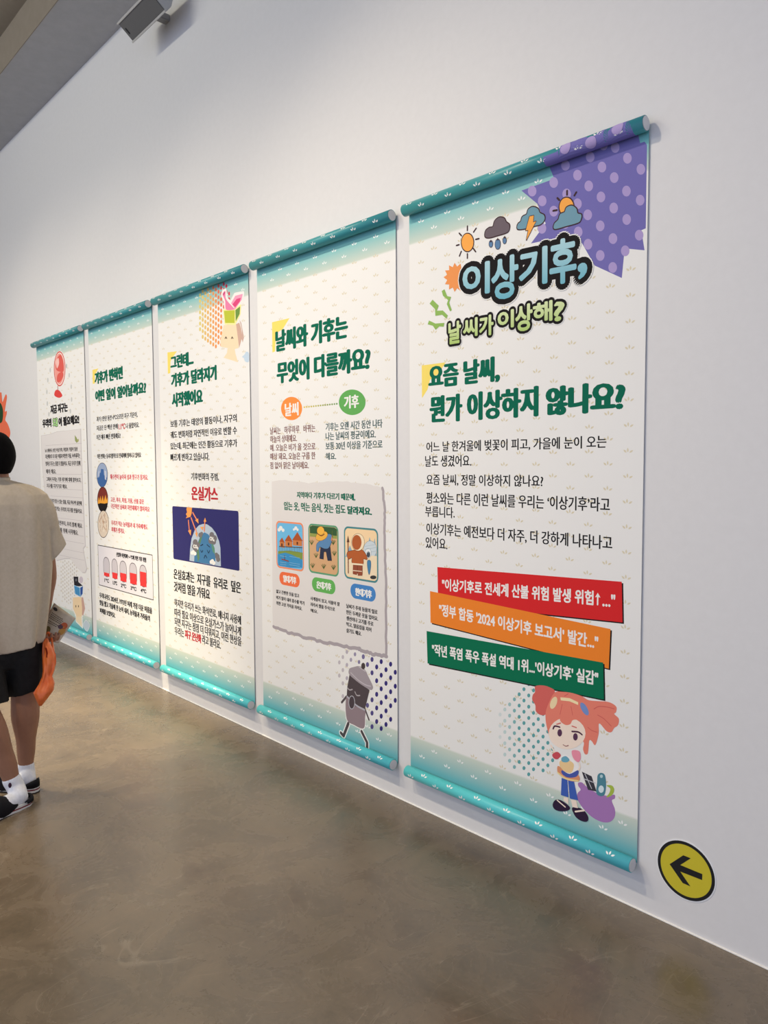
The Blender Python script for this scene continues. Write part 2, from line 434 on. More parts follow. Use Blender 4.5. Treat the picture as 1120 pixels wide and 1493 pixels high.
a.poly([(626, 318), (626, 290), (645, 270), (655, 242), (682, 226), (692, 196), (720, 180), (752, 192), (764, 217), (790, 232), (793, 260), (770, 288), (735, 298), (670, 316)], CLD, True, out=DK, ow=.0042)
a.poly([(700, 240), (726, 234), (722, 276), (740, 270), (680, 388), (692, 325), (676, 328)], SUN, out=DK, ow=.0025)
a.build('lightning_cloud_icon', b1, 'blue cloud icon with orange lightning')
a = Art(c, 36)
a.ell(932, 180, 44, 58, SUN, out=DK, ow=.0042)
a.poly([(858, 318), (856, 286), (880, 260), (892, 226), (920, 212), (932, 184), (965, 172), (994, 192), (1001, 220), (1024, 228), (1022, 256), (1005, 278), (930, 300)], CLD, True, out=DK, ow=.0042)
for p, q in (((935, 78), (935, 104)), ((993, 88), (981, 108)), ((874, 124), (887, 137)), ((848, 204), (871, 200))): a.line([p, q], .007, DK)
a.build('sun_cloud_icon', b1, 'sun icon half behind a blue cloud')
a = Art(c, 34)
pts = []
for k in range(26):
    t = 2*math.pi*k/26; r = 1.0 if k % 2 else .74
    pts.append((238+78*r*math.cos(t), 622+92*r*math.sin(t)))
a.poly(pts, (238, 152, 88)); a.build('orange_burst', b1)
a = Art(c, 34); GZ = (146, 184, 96)
a.poly([(148, 708), (165, 697), (182, 740), (207, 745), (195, 780), (211, 828), (200, 836), (180, 790), (188, 765), (156, 738)], GZ)
a.poly([(72, 787), (90, 762), (129, 800), (117, 832), (155, 830), (187, 862), (176, 881), (150, 857), (108, 864), (106, 822)], GZ)
a.poly([(60, 917), (68, 893), (108, 912), (165, 908), (160, 932), (132, 930), (110, 952), (92, 926)], GZ)
a.build('green_zigzags', b1)
M_tb = mat_grad('title_blue_print', [(0, (96, 172, 190)), (1, (196, 226, 230))], .5, 2.18, 2.44)
M_tg = mat_grad('title_green_print', [(0, (150, 186, 66)), (1, (232, 238, 196))], .5, 2.02, 2.20)
G1 = [('이', (285, 738), (445, 714), (285, 556)), ('상', (466, 762), (624, 738), (466, 512)), ('기', (640, 680), (806, 652), (640, 466)), ('후', (833, 668), (988, 640), (833, 404)), (',', (1010, 628), (1056, 616), (1010, 546))]
G2 = [('날', (194, 1040), (266, 1028), (194, 910)), ('씨', (286, 996), (370, 984), (286, 890)), ('가', (388, 990), (470, 978), (388, 872)), ('이', (504, 944), (598, 930), (504, 842)),
      ('상', (615, 962), (715, 946), (615, 806)), ('해', (726, 906), (840, 888), (726, 790)), ('?', (858, 896), (916, 886), (858, 784))]
a = Art(c, 70)
for g in G1: a.text3(g[0], g[1], g[2], g[3], W_, .0300, 3, 20); a.lay -= 1
a.lay += 1
for g in G1: a.text3(g[0], g[1], g[2], g[3], BLACK, .0260, 3, 20); a.lay -= 1
a.lay += 2
for g in G1: a.text3(g[0], g[1], g[2], g[3], M_tb, .0050, 1, 12)
a.build('title_text', b1, 'big blue title lettering outlined in black')
a = Art(c, 60)
for g in G2: a.text3(g[0], g[1], g[2], g[3], W_, .0165, 2, 16); a.lay -= 1
a.lay += 1
for g in G2: a.text3(g[0], g[1], g[2], g[3], BLACK, .0138, 2, 16); a.lay -= 1
a.lay += 2
for g in G2: a.text3(g[0], g[1], g[2], g[3], M_tg, .0034, 1, 10)
a.build('subtitle_text', b1, 'pale green title lettering outlined in black')

c = crop(570, 500, 2.8)
a = Art(c, 3); a.poly([(126, 92), (224, 79), (196, 125), (160, 150), (150, 190), (127, 226)], YEL); a.build('yellow_corner', b1)
a = Art(c, 6)
a.text('요즘 날씨,', 153, 92, 192, 446, GREEN, .0075); a.build('heading_line', b1, 'dark green heading lettering'); a = Art(c, 6)
a.text('뭔가 이상하지', 158, 218, 328, 603, GREEN, .0075)
a.text('않나요?', 631, 180, 299, 957, GREEN, .0085)
a.build('heading_line', b1, 'dark green heading lettering')
a = Art(c, 3)
for st, x0, yt, yb, x1 in (('어느 날 한겨울에 벚꽃이 피고, 가을에 눈이 오는', 145, 404, 448, 880), ('날도 생겼어요.', 140, 460, 506, 329), ('요즘 날씨, 정말 이상하지 않나요?', 145, 536, 581, 622),
                           ('평소와는 다른 이런 날씨를 우리는 ‘이상기후’라고', 145, 608, 656, 895), ('부릅니다.', 140, 665, 709, 261), ('이상기후는 예전보다 더 자주, 더 강하게 나타나고', 145, 733, 782, 905), ('있어요.', 142, 790, 837, 231)):
    a.text(st, x0, yt, yb, x1, INK, .0014)
a.build('body_text', b1, 'black body lettering')

c = crop(570, 800, 2.8)
for st, rect, txt, colr, L, lab in (
        ('"이상기후로 전세계 산불 위험 발생 위험', [(190, 75), (943, 135), (946, 301), (193, 222)], ((210, 170), (826, 230), (210, 122)), (216, 44, 46), 3, 'red slanted headline strip'),
        ('"정부 합동 \'2024 이상기후 보고서\' 발간..."', [(160, 173), (897, 328), (890, 490), (162, 302)], ((198, 272), (845, 412), (198, 224)), (240, 134, 48), 7, 'orange slanted headline strip'),
        ('"작년 폭염 폭우 폭설 역대 1위...\'이상기후\' 실감"', [(146, 336), (867, 465), (870, 616), (150, 468)], ((169, 434), (845, 558), (169, 388)), (14, 112, 78), 11, 'dark green slanted headline strip')):
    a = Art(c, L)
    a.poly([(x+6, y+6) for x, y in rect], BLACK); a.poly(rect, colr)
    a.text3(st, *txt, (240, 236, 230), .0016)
    if L == 3:
        a.line([(844, 228), (845, 190)], .006, (240, 236, 230)); a.poly([(834, 198), (845, 180), (856, 200), (845, 196)], (240, 236, 230)); a.text3('..."', (865, 234), (915, 238), (865, 186), (240, 236, 230), .0016)
    a.build('headline_strip', b1, lab)

c = crop(720, 980, 5.6)
a = Art(c, 3)
def mix(p, q, t): return tuple(int(round(p[i]+(q[i]-p[i])*t)) for i in range(3))
for col in range(13):
    x = 52+39*col
    for n in range(10):
        y = 70+92*n+(46 if col % 2 else 0)+ .12*(x-52)
        if (x-300)**2/265**2+(y-465)**2/375**2 < 1:
            k = min(1, max(.15, (x-40)/170)); a.ell(x, y, 12.5, 16, mix(WHITE, (98, 164, 164), k), n=14, step=False)
a.build('dot_pattern', b1, 'round field of teal dots')
a = Art(c, 15)
HAIR = (232, 132, 112); HD = (214, 104, 96); SK = (246, 226, 208)
a.poly([(340, 115), (400, 108), (460, 125), (500, 160), (470, 260), (430, 340), (385, 350), (345, 320), (340, 270), (315, 225), (320, 185), (338, 160)], HD, True)
a.poly([(425, 330), (455, 240), (500, 165), (560, 160), (640, 170), (720, 196), (775, 228), (850, 236), (940, 244), (1000, 280), (1000, 325), (985, 342), (1022, 380), (1015, 432), (985, 455),
        (960, 490), (920, 480), (862, 418), (858, 500), (830, 595), (800, 562), (780, 560), (770, 660), (745, 668), (730, 630), (720, 560), (520, 580), (470, 560), (430, 430)], HAIR, True)
a.ell(600, 500, 150, 130, SK)
a.poly([(470, 345), (500, 250), (600, 235), (700, 270), (748, 345), (755, 420), (715, 395), (650, 390), (625, 425), (585, 430), (545, 400), (535, 358)], HAIR, True)
a.poly([(545, 205), (620, 212), (690, 245), (690, 268), (620, 238), (548, 230)], (246, 226, 176))
a.line([(580, 195), (610, 175)], .003, HD); a.line([(560, 262), (542, 345)], .0025, HD); a.line([(632, 280), (645, 350)], .0025, HD)
a.line([(820, 300), (860, 280), (930, 285), (985, 300)], .003, HD, True); a.line([(850, 350), (900, 380), (960, 440)], .003, HD, True); a.line([(770, 450), (800, 475), (845, 490)], .003, HD, True)
a.ell(490, 250, 26, 52, (240, 216, 170), .35)
a.ell(742, 300, 24, 58, (120, 146, 200), -.5)
for x, y in ((540, 495), (668, 528)):
    a.ell(x, y, 19, 30, (92, 58, 84))
a.line([(486, 462), (500, 440), (540, 448)], .006, (84, 48, 70), True); a.line([(640, 484), (690, 488), (722, 510)], .006, (84, 48, 70), True)
a.line([(515, 425), (548, 415)], .004, HD); a.line([(640, 440), (676, 452)], .004, HD)
a.line([(568, 592), (590, 604), (610, 598)], .003, (150, 92, 92), True)
a.poly([(640, 640), (700, 645), (712, 700), (690, 735), (650, 700)], (238, 150, 168), True)
a.poly([(540, 690), (600, 680), (680, 740), (700, 800), (650, 830), (560, 830), (530, 770)], (244, 240, 236), True)
a.poly([(540, 728), (600, 715), (655, 750), (640, 815), (600, 820), (550, 790)], (240, 206, 152), True)
a.poly([(555, 700), (590, 685), (620, 715), (600, 735), (560, 730)], (110, 170, 190), True)
a.line([(700, 740), (705, 775), (690, 805)], .006, SK, True); a.line([(470, 600), (500, 650), (545, 690)], .008, SK, True)
a.poly([(480, 670), (520, 650), (550, 680), (520, 710), (490, 700)], (206, 84, 92), True)
a.poly([(556, 862), (602, 880), (612, 1022), (550, 1002)], (66, 98, 178)); a.poly([(608, 880), (655, 888), (690, 1046), (622, 1030)], (66, 98, 178))
a.poly([(520, 775), (540, 770), (600, 828), (680, 830), (705, 870), (680, 892), (600, 880), (530, 830)], (224, 150, 110), True)
a.poly([(560, 800), (620, 830), (690, 800), (680, 850), (610, 860), (560, 830)], (76, 92, 168), True)
a.line([(525, 820), (590, 868), (690, 888)], .006, (240, 216, 150), True)
a.poly([(483, 1075), (510, 1040), (560, 1050), (622, 1100), (605, 1130), (540, 1135), (495, 1115)], (52, 36, 60), True); a.line([(520, 1045), (585, 1100)], .005, SK)
a.poly([(640, 1110), (690, 1105), (740, 1130), (772, 1180), (765, 1218), (720, 1215), (670, 1180)], (52, 36, 60), True); a.line([(668, 1138), (740, 1128)], .006, SK)
a.poly([(575, 1020), (610, 1025), (612, 1080), (570, 1045)], SK); a.poly([(632, 1040), (675, 1046), (690, 1110), (645, 1100)], SK)
a.build('girl_illustration', b1, 'printed girl with coral hair and blue trousers')
a = Art(c, 14)
a.poly([(690, 905), (720, 900), (760, 935), (840, 985), (930, 1010), (985, 1000), (990, 1030), (965, 1050), (990, 1120), (988, 1180), (950, 1222), (880, 1222), (800, 1180), (730, 1110), (685, 1040), (685, 990), (710, 960), (692, 930)], (168, 122, 180), True)
a.poly([(720, 812), (800, 850), (840, 975), (770, 960)], (64, 62, 70)); a.line([(745, 830), (800, 950)], .003, (200, 200, 205)); a.line([(735, 870), (830, 905)], .003, (200, 200, 205))
a.poly([(850, 840), (880, 822), (910, 845), (918, 930), (905, 1000), (870, 1012), (838, 985), (845, 900)], (82, 136, 150), True); a.ell(880, 850, 12, 14, (180, 210, 214)); a.ell(878, 955, 22, 30, (214, 230, 232))
a.poly([(922, 925), (965, 925), (985, 960), (965, 1005), (920, 1022), (945, 985), (952, 950)], (170, 190, 78), True)
a.build('purple_sack_illustration', b1, 'printed purple sack of salvaged things')

# ---------------- banner two
b2, t2, q2 = B[1]
c = crop(350, 290, 3.642)
a = Art(c, 3); a.poly([(170, 655), (263, 633), (228, 690), (192, 715), (186, 810), (172, 816)], YEL); a.build('yellow_corner', b2)
a = Art(c, 6); a.text('날씨와 기후는', 188, 700, 816, 575, GREEN, .0092); a.build('heading_line', b2, 'dark green heading lettering'); a = Art(c, 6); a.text('무엇이 다를까요?', 195, 868, 984, 695, GREEN, .0092); a.build('heading_line', b2, 'dark green heading lettering')
a = Art(c, 3); a.ell(274, 1113, 56, 62, (244, 146, 72), n=40); a.text('날씨', 238, 1086, 1156, 312, W_, .004); a.build('weather_disc', b2, 'orange disc with white lettering')
a = Art(c, 3); a.ell(596, 1080, 71, 68, (102, 172, 92), n=40); a.text('기후', 552, 1046, 1116, 632, W_, .004); a.build('climate_disc', b2, 'green disc with white lettering')
a = Art(c, 3)
for k in range(15):
    t = k/14; a.ell(342+172*t, 1106-18*t, 4.5, 4.8, mix((226, 196, 90), (110, 150, 90), t), n=10, step=False)
a.build('dotted_line', b2)
a = Art(c, 3)
for st, yt, yb, x1 in (('날씨는   하루하루   바뀌는', 1213, 1252, 400), ('하늘의 상태예요.', 1258, 1296, 303), ('예. 오늘은 비가 올 것으로', 1304, 1341, 401), ('예상 돼요, 오늘은 구름 한', 1350, 1388, 401), ('점 없이 맑은 날이에요.', 1397, 1434, 366)):
    a.text(st, 160, yt, yb, x1, (122, 74, 70), .0015)
a.build('weather_text', b2, 'brown lettering')
a = Art(c, 3)
for st, yt, yb, x1 in (('기후는 오랜 시간 동안 나타', 1190, 1233, 757), ('나는 날씨의 평균이에요.', 1240, 1283, 722), ('보통 30년 이상을 기준으로', 1292, 1334, 757), ('해요.', 1348, 1386, 511)):
    a.text(st, 455, yt, yb, x1, (66, 92, 92), .0018)
a.build('climate_text', b2, 'slate lettering')
c = crop(370, 680, 3.2458)
rp = random.Random(3)
def torn(pts, n, amp):
    out = []
    for (x0_, y0_), (x1_, y1_) in zip(pts, pts[1:]):
        for k in range(n):
            t = k/n; out.append((x0_+(x1_-x0_)*t+rp.uniform(-amp, amp), y0_+(y1_-y0_)*t+rp.uniform(-amp, amp)))
    out.append(pts[-1]); return out
a = Art(c, 3)
BOT = torn([(632, 896), (560, 885), (500, 862), (440, 850), (300, 822), (180, 788), (93, 755)], 9, 4)
RGT = torn([(610, 104), (621, 210), (619, 330), (626, 560), (627, 890)], 8, 2)
LFT = torn([(90, 755), (88, 400), (84, 70)], 5, 1.5)
TOPP = torn([(84, 70), (160, 66), (260, 78), (400, 68), (520, 82), (590, 95), (618, 105)], 6, 3)
a.poly(TOPP[:-1]+RGT[:-1]+BOT[:-1]+LFT[:-1], (226, 221, 216))
a.line(RGT, .016, (172, 163, 166)); a.line([(x, y+3) for x, y in BOT], .018, (172, 163, 166))
a.build('torn_paper', b2, 'pale grey torn paper shape')
a = Art(c, 8); a.text('지역마다 기후가 다르기 때문에,', 204, 119, 151, 481, GREEN, .0028); a.build('paper_heading_line', b2, 'dark green lettering'); a = Art(c, 8); a.text('입는 옷, 먹는 음식, 짓는 집도', 143, 166, 208, 435, GREEN, .0028); a.text('달라져요.', 443, 187, 226, 560, GREEN, .0034); a.build('paper_heading_line', b2, 'dark green lettering')
c = crop(395, 745, 6.588)
# picture one: huts on stilts over water
a = Art(c, 8); a.rrect(52, 93, 541, 316, .03, (238, 146, 106)); a.rrect(52, 93, 541, 316, .024, (114, 188, 228), .009)
a.poly([(70, 385), (180, 380), (305, 400), (305, 470), (180, 440), (70, 440)], (132, 152, 72)); a.poly([(68, 415), (140, 400), (200, 420), (304, 470), (303, 545), (180, 545), (70, 522)], (66, 146, 196))
for x, y, r in ((95, 165, 22), (80, 180, 18), (118, 185, 17), (240, 165, 18), (222, 178, 12), (258, 180, 12)): a.ell(x, y, r*.8, r, W_, n=14)
for x, y, s_ in ((108, 300, 24), (172, 292, 34), (256, 285, 44)):
    a.poly([(x-s_, y-s_*.15), (x+s_, y), (x+s_, y+55), (x-s_, y+45)], (206, 128, 74)); a.poly([(x-s_*1.15, y-6), (x, y-s_*1.9), (x+s_*1.15, y+4)], (176, 88, 48)); a.poly([(x-8, y+10), (x+6, y+12), (x+6, y+40), (x-8, y+38)], (96, 56, 40))
for k in range(14): a.line([(84+16*k, 345), (84+16*k, 385+k)], .003, (120, 108, 100))
a.line([(82, 340), (300, 352)], .004, (92, 72, 60)); a.line([(105, 462), (170, 482)], .006, (150, 72, 48)); a.line([(132, 430), (134, 462)], .005, (110, 60, 50))
for y in (440, 500, 520): a.line([(90, y-10), (150, y)], .002, (150, 200, 224)); a.line([(180, y-4), (280, y+12)], .002, (150, 200, 224))
a.build('hut_picture', b2, 'orange framed picture of huts over water')
a = Art(c, 8); a.rrect(362, 119, 588, 651, .03, (96, 158, 120)); a.rrect(362, 119, 588, 651, .024, (214, 170, 126), .009)
a.poly([(375, 150), (400, 140), (610, 160), (636, 178), (636, 240), (375, 212)], (62, 96, 62)); a.poly([(375, 212), (636, 240), (636, 268), (375, 245)], (150, 158, 84))
for x, y in ((435, 415), (392, 290), (610, 395), (402, 512), (508, 520), (602, 530), (600, 290)):
    for d in (-1, -.4, .4, 1): a.line([(x, y+34), (x+20*d, y-14+12*abs(d))], .004, (88, 104, 58))
a.poly([(480, 350), (570, 345), (585, 475), (548, 475), (532, 390), (510, 390), (505, 462), (470, 455)], (52, 58, 78), out=(40, 34, 34), ow=.0015)
a.poly([(470, 290), (520, 230), (575, 225), (590, 270), (560, 350), (520, 362), (472, 345), (458, 385), (440, 380), (442, 320)], (96, 138, 178), True, out=(50, 50, 60), ow=.0015)
a.line([(585, 280), (592, 235)], .009, (214, 140, 96)); a.line([(590, 250), (592, 195)], .006, (90, 110, 60))
a.ell(490, 240, 60, 40, (240, 180, 76), -.5, out=(120, 72, 40), ow=.0015); a.ell(480, 190, 34, 40, (244, 186, 78), out=(120, 72, 40), ow=.0015); a.line([(448, 215), (485, 238), (515, 222)], .005, (130, 80, 50), True)
a.build('farmer_picture', b2, 'green framed picture of a farmer')
a = Art(c, 8); a.rrect(704, 145, 643, 1032, .03, (78, 138, 142)); a.rrect(704, 145, 643, 1032, .024, (246, 214, 168), .009)
a.poly([(722, 420), (1020, 440), (1018, 660), (900, 655), (730, 615)], (240, 220, 186))
for x, h in ((760, 330), (950, 250), (1000, 260)): a.poly([(x-45, 440), (x, h), (x+ (20 if x > 980 else 45), 440)], (146, 176, 190))
a.ell(955, 370, 62, 82, (206, 216, 220), out=(110, 130, 140), ow=.0015); a.poly([(890, 425), (1020, 432), (1018, 470), (890, 455)], (240, 220, 186)); a.ell(935, 405, 30, 45, (230, 232, 230), out=(110, 130, 140), ow=.0015); a.ell(938, 418, 17, 28, (72, 82, 92))
for z_ in (320, 350, 385): a.line([(905, z_+20), (1012, z_)], .0015, (160, 178, 186))
a.line([(742, 300), (745, 595)], .007, (130, 66, 42)); a.poly([(742, 235), (730, 300), (756, 300)], (96, 60, 52))
a.poly([(790, 380), (870, 372), (915, 420), (925, 465), (890, 460), (882, 510), (785, 500), (780, 450), (745, 460), (735, 400)], (184, 98, 54), True, out=(84, 48, 36), ow=.002)
a.ell(838, 300, 62, 82, (246, 226, 190), out=(84, 48, 36), ow=.0015); a.ell(826, 302, 46, 72, (180, 96, 54))
a.poly([(790, 505), (882, 512), (882, 610), (788, 595)], (128, 68, 48)); a.line([(785, 508), (882, 516)], .008, (244, 226, 192)); a.poly([(792, 520), (830, 522), (828, 615), (788, 605)], (150, 82, 60)); a.poly([(838, 522), (876, 524), (880, 622), (836, 622)], (150, 82, 60)); a.line([(792, 572), (874, 580)], .004, (236, 214, 186))
a.poly([(930, 480), (958, 480), (960, 540), (945, 610), (930, 540)], (76, 132, 172), True, out=(48, 62, 76), ow=.0015); a.ell(985, 637, 30, 18, (62, 62, 62))
a.build('igloo_picture', b2, 'teal framed picture of a parka figure and igloo')
for st, x0, yt, yb, x1, colr, tx, lab in (('열대기후', 82, 578, 702, 277, (240, 116, 72), (118, 612, 682, 246), 'orange pill with white lettering'), ('온대기후', 395, 630, 764, 620, (104, 178, 92), (438, 670, 742, 582), 'green pill with white lettering'),
                                          ('한대기후', 765, 690, 832, 1008, (74, 134, 196), (810, 735, 812, 972), 'blue pill with white lettering')):
    a = Art(c, 8); a.rrect(x0, yt, yb, x1, .2, colr); a.text(st, tx[0], tx[1], tx[2], tx[3], W_, .0031); a.build('climate_pill', b2, lab)
for lines, x0, lab in (((('얇고 간편한 옷을 입고', 752, 788, 272), ('비가 많이 내려 홍수를 막기', 810, 847, 322), ('위한 고상 가옥을 지어요.', 864, 901, 301)), 52, 'a'),
                  ((('사계절이 있고, 식물이 잘', 820, 858, 662), ('자라서 쌀을 주식으로', 876, 914, 616), ('해요.', 935, 971, 453)), 380, 'b'),
                  ((('날씨가 추워 동물의 털로', 890, 932, 1025), ('만든 두꺼운 옷을 입어요.', 948, 991, 1031), ('생선이나 고기를 주로', 1007, 1050, 986), ('먹고, 얼음집을 지어', 1065, 1108, 966), ('살기도 해요.', 1124, 1166, 871)), 725, 'c')):
    a = Art(c, 8)
    for st, yt, yb, x1 in lines: a.text(st, x0, yt, yb, x1, INK, .0016)
    a.build('caption_text', b2)
c = crop(485, 940, 9.33)
a = Art(c, 3)
for x, ys in ((537, (200, 382, 750, 930, 1115)), (600, (303, 490, 675, 860, 1045)), (662, (230, 415, 600, 787, 972, 1140)), (727, (340, 525, 712, 900, 1085)), (790, (265, 450, 640, 830, 1015)), (853, (375, 565, 757)),
              (475, (270, 825)), (418, (163,)), (360, (235, 60)), (305, (130,)), (250, (205,)), (195, (98, 275, 455)), (140, (168, 345, 525, 700)), (92, (240, 420))):
    for y in ys: a.ell(x, y, 21 if x > 400 else 17, 34 if x > 400 else 28, mix((196, 188, 192), (58, 50, 118), min(1, max(0, (x-150)/480))), n=16, step=False)
a.ell(732, 160, 18, 24, (70, 60, 110), step=False)
a.build('dot_pattern', b2, 'round field of violet dots')
a = Art(c, 5)
LG = [[(215, 1070), (150, 1240), (113, 1198)], [(395, 1180), (470, 1330), (470, 1398)]]
lid = [(222, 345), (240, 318), (300, 300), (350, 290), (400, 305), (450, 350), (482, 420), (545, 552), (546, 602), (510, 612), (400, 548), (300, 472), (226, 402)]
bod = [(230, 410), (300, 470), (400, 545), (505, 615), (470, 760), (440, 880), (310, 835), (193, 700), (200, 580)]
low = [(190, 705), (310, 825), (440, 885), (442, 1000), (437, 1110), (400, 1140), (300, 1095), (193, 1010)]
for p in LG: a.line(p, .030, W_)
for p in (lid, low): a.poly(p, W_, True, out=W_, ow=.005)
for p in LG: a.line(p, .017, (82, 72, 74))
a.line([(190, 705), (125, 785)], .012, (92, 82, 84)); a.line([(440, 870), (496, 1022)], .010, (92, 82, 84))
a.poly(low, (148, 130, 134), True); a.poly(bod, (84, 74, 76)); a.line([(200, 705), (320, 822), (435, 885)], .009, (182, 180, 188), True)
a.poly(lid, (164, 154, 158), True); a.line([(250, 380), (350, 480), (450, 545), (520, 565)], .005, (196, 188, 192), True); a.line([(360, 300), (430, 350), (450, 360)], .005, (196, 188, 192), True)
a.ell(418, 290, 27, 45, (78, 68, 66)); a.ell(262, 785, 44, 94, (190, 188, 194)); a.ell(262, 785, 37, 84, (78, 68, 72))
a.line([(205, 588), (232, 614), (270, 608)], .006, (176, 168, 170), True); a.line([(305, 640), (330, 688), (372, 690)], .006, (176, 168, 170), True)
a.build('bin_illustration', b2, 'printed grey bin walking on two legs')

# ---------------- banner three
b3, t3, q3 = B[2]
c = crop(215, 370, 4.394)
a = Art(c, 3); a.poly([(128, 632), (190, 624), (160, 665), (148, 690), (146, 765), (131, 769)], YEL); a.build('yellow_corner', b3)
a = Art(c, 6)
for st, x0, yt, yb, x1 in (('그런데...', 148, 655, 743, 298), ('기후가 달라지기', 152, 768, 858, 446), ('시작했어요', 157, 893, 986, 357)): 
    a = Art(c, 6); a.text(st, x0, yt, yb, x1, GREEN, .0088); a.build('heading_line', b3, 'dark green heading lettering')
a = Art(c, 3)
for st, yt, yb, x1 in (('보통 기후는 태양의 활동이나, 지구의', 1068, 1116, 574), ('궤도 변화처럼 자연적인 이유로 변할 수', 1138, 1184, 575), ('있는데, 최근에는 인간 활동으로 기후가', 1210, 1257, 576), ('빠르게 변하고 있습니다.', 1281, 1329, 398)): a.text(st, 148, yt, yb, x1, INK, .0028)
a.text('기후변화의 주범,', 280, 1403, 1452, 459, INK, .0028)
a.build('body_text', b3, 'black body lettering')
c = crop(215, 700, 4.2647)
a = Art(c, 3); a.text('온실가스', 273, 38, 124, 440, RED, .0065); a.build('greenhouse_text', b3, 'red heading lettering')
a = Art(c, 3)
a.text('온실효과는  지구를  유리로  덮은', 163, 549, 613, 581, INK, .0035); a.build('bold_line', b3, 'bold black lettering'); a = Art(c, 3); a.text('것처럼 열을 가둬요', 165, 627, 691, 389, INK, .0035)
a.build('bold_line', b3, 'bold black lettering')
a = Art(c, 3)
for st, x0, yt, yb, x1, colr, bb in (('하지만 우리가 쓰는 화석연료, 에너지 사용에', 168, 735, 787, 581, INK, .0028), ('따라 필요 이상으로 온실가스가 늘어나게', 168, 794, 846, 581, INK, .0028), ('되면 지구는 점점 더 더워지고, 이런 현상을', 169, 850, 904, 583, INK, .0028),
                                 ('우리는', 170, 908, 960, 228, INK, .0028), ('지구 온난화', 233, 928, 982, 336, RED, .0045), ('라고 불러요.', 341, 960, 1016, 456, INK, .0028)): a.text(st, x0, yt, yb, x1, colr, bb)
a.build('closing_text', b3, 'black lettering with two words in red')
c = crop(245, 730, 10.18)
a = Art(c, 3)
NAVY = (54, 52, 108); a.rrect(72, 80, 862, 1052, .014, NAVY)
OR = (240, 160, 86)
a.poly([(320, 890), (328, 720), (350, 560), (400, 430), (460, 365), (520, 345), (580, 350), (650, 400), (710, 480), (758, 600), (778, 700), (785, 975), (550, 935)], (182, 196, 210))
a.poly([(388, 905), (392, 820), (430, 690), (450, 600), (490, 505), (545, 470), (600, 500), (655, 600), (690, 700), (705, 840), (702, 955), (550, 932)], (74, 126, 168))
a.poly([(430, 690), (470, 560), (520, 480), (490, 600), (455, 700), (470, 850), (445, 912), (430, 800)], (98, 134, 100)); a.poly([(640, 600), (692, 700), (700, 800), (665, 760), (650, 700)], (96, 146, 124))
GC = (120, 116, 118)
for x, y, r in ((405, 620, 44), (385, 680, 36), (410, 720, 40), (440, 660, 40), (650, 510, 42), (640, 590, 48), (690, 560, 44), (680, 610, 40), (480, 510, 34), (500, 490, 26), (735, 830, 38), (745, 870, 36), (720, 800, 28)): a.ell(x, y, r*.85, r*1.1, GC, n=16)
for x, y, r in ((360, 775, 24), (400, 785, 24), (378, 760, 22), (645, 910, 26), (680, 925, 26), (660, 895, 24)): a.ell(x, y, r, r*1.2, W_, n=14)
a.text('CO₂', 374, 648, 712, 452, W_, .003); a.text('CH₄', 618, 532, 600, 694, W_, .003)
a.line([(485, 668), (520, 648)], .006, (42, 62, 84)); a.line([(580, 652), (622, 688)], .006, (42, 62, 84)); a.line([(487, 735), (500, 765), (518, 740)], .006, (42, 62, 84), True); a.line([(585, 735), (602, 775), (620, 740)], .006, (42, 62, 84), True); a.line([(538, 850), (555, 810), (578, 848)], .007, (42, 62, 84), True)
a.poly([(282, 98), (358, 102), (352, 190), (335, 240), (300, 250), (265, 262), (285, 230), (268, 200), (286, 170), (275, 130)], OR)
for p in ([(370, 178), (430, 285)], [(305, 295), (318, 440)], [(345, 255), (410, 430)], [(415, 430), (425, 480)], [(540, 450), (550, 300)]): a.line(p, .011, (240, 140, 100))
for p in ([(455, 340), (405, 290), (450, 262)], [(340, 520), (300, 445), (346, 430)], [(432, 548), (405, 480), (440, 470)], [(552, 250), (530, 310), (572, 312)], [(515, 440), (478, 390), (530, 385)]): a.poly(p, OR)
a.build('greenhouse_picture', b3, 'navy picture of a domed sad earth')
c = crop(285, 390, 10.66)
a = Art(c, 3)
for col in range(13):
    x = 72+41*col
    for n in range(15):
        y = 20+88*n+(44 if col % 2 else 0)-.35*(x-72)+60
        if (x-300)**2/265**2+(y-680)**2/590**2 < 1 and y > 340-.37*x+60:
            if x > 400 and y > 640: continue
            k = (x-72)/480; cc = mix((224, 206, 122), (238, 150, 84), min(1, k*1.8)); cc = mix(cc, (214, 66, 84), max(0, min(1, (x-330+(600-y)*.35)/220)))
            a.ell(x, y, 15.5, 32, cc, n=14, step=False)
a.build('dot_pattern', b3, 'round field of yellow to red dots')
a = Art(c, 5); BE = (242, 220, 184)
a.poly([(500, 1255), (610, 1265), (625, 1350), (662, 1472), (560, 1440), (438, 1402), (490, 1330)], BE)
a.poly([(685, 815), (712, 860), (755, 1090), (735, 1165), (715, 1100), (722, 960)], (206, 172, 158))
fc = [(440, 895), (640, 880), (665, 1000), (672, 1250), (600, 1272), (395, 1232), (388, 1140)]
a.poly(fc, BE); a.poly([(632, 880), (682, 858), (712, 950), (722, 1100), (680, 1252), (664, 1120)], (208, 172, 154))
pk = [(414, 420), (430, 375), (468, 360), (475, 440), (500, 510), (548, 552), (612, 425), (742, 400), (728, 520), (640, 650), (470, 655), (455, 520)]
bx = [(438, 668), (616, 660), (702, 592), (692, 725), (628, 850), (615, 872), (462, 868)]
a.poly(pk, W_, out=W_, ow=.012); a.poly(bx, (244, 236, 160), out=(244, 236, 160), ow=.007)
a.poly([(425, 425), (440, 380), (466, 372), (470, 470), (505, 530), (560, 590), (605, 640), (600, 655), (478, 655), (462, 520)], (236, 134, 172), True); a.poly([(430, 410), (455, 378), (468, 380), (440, 440)], (196, 70, 118))
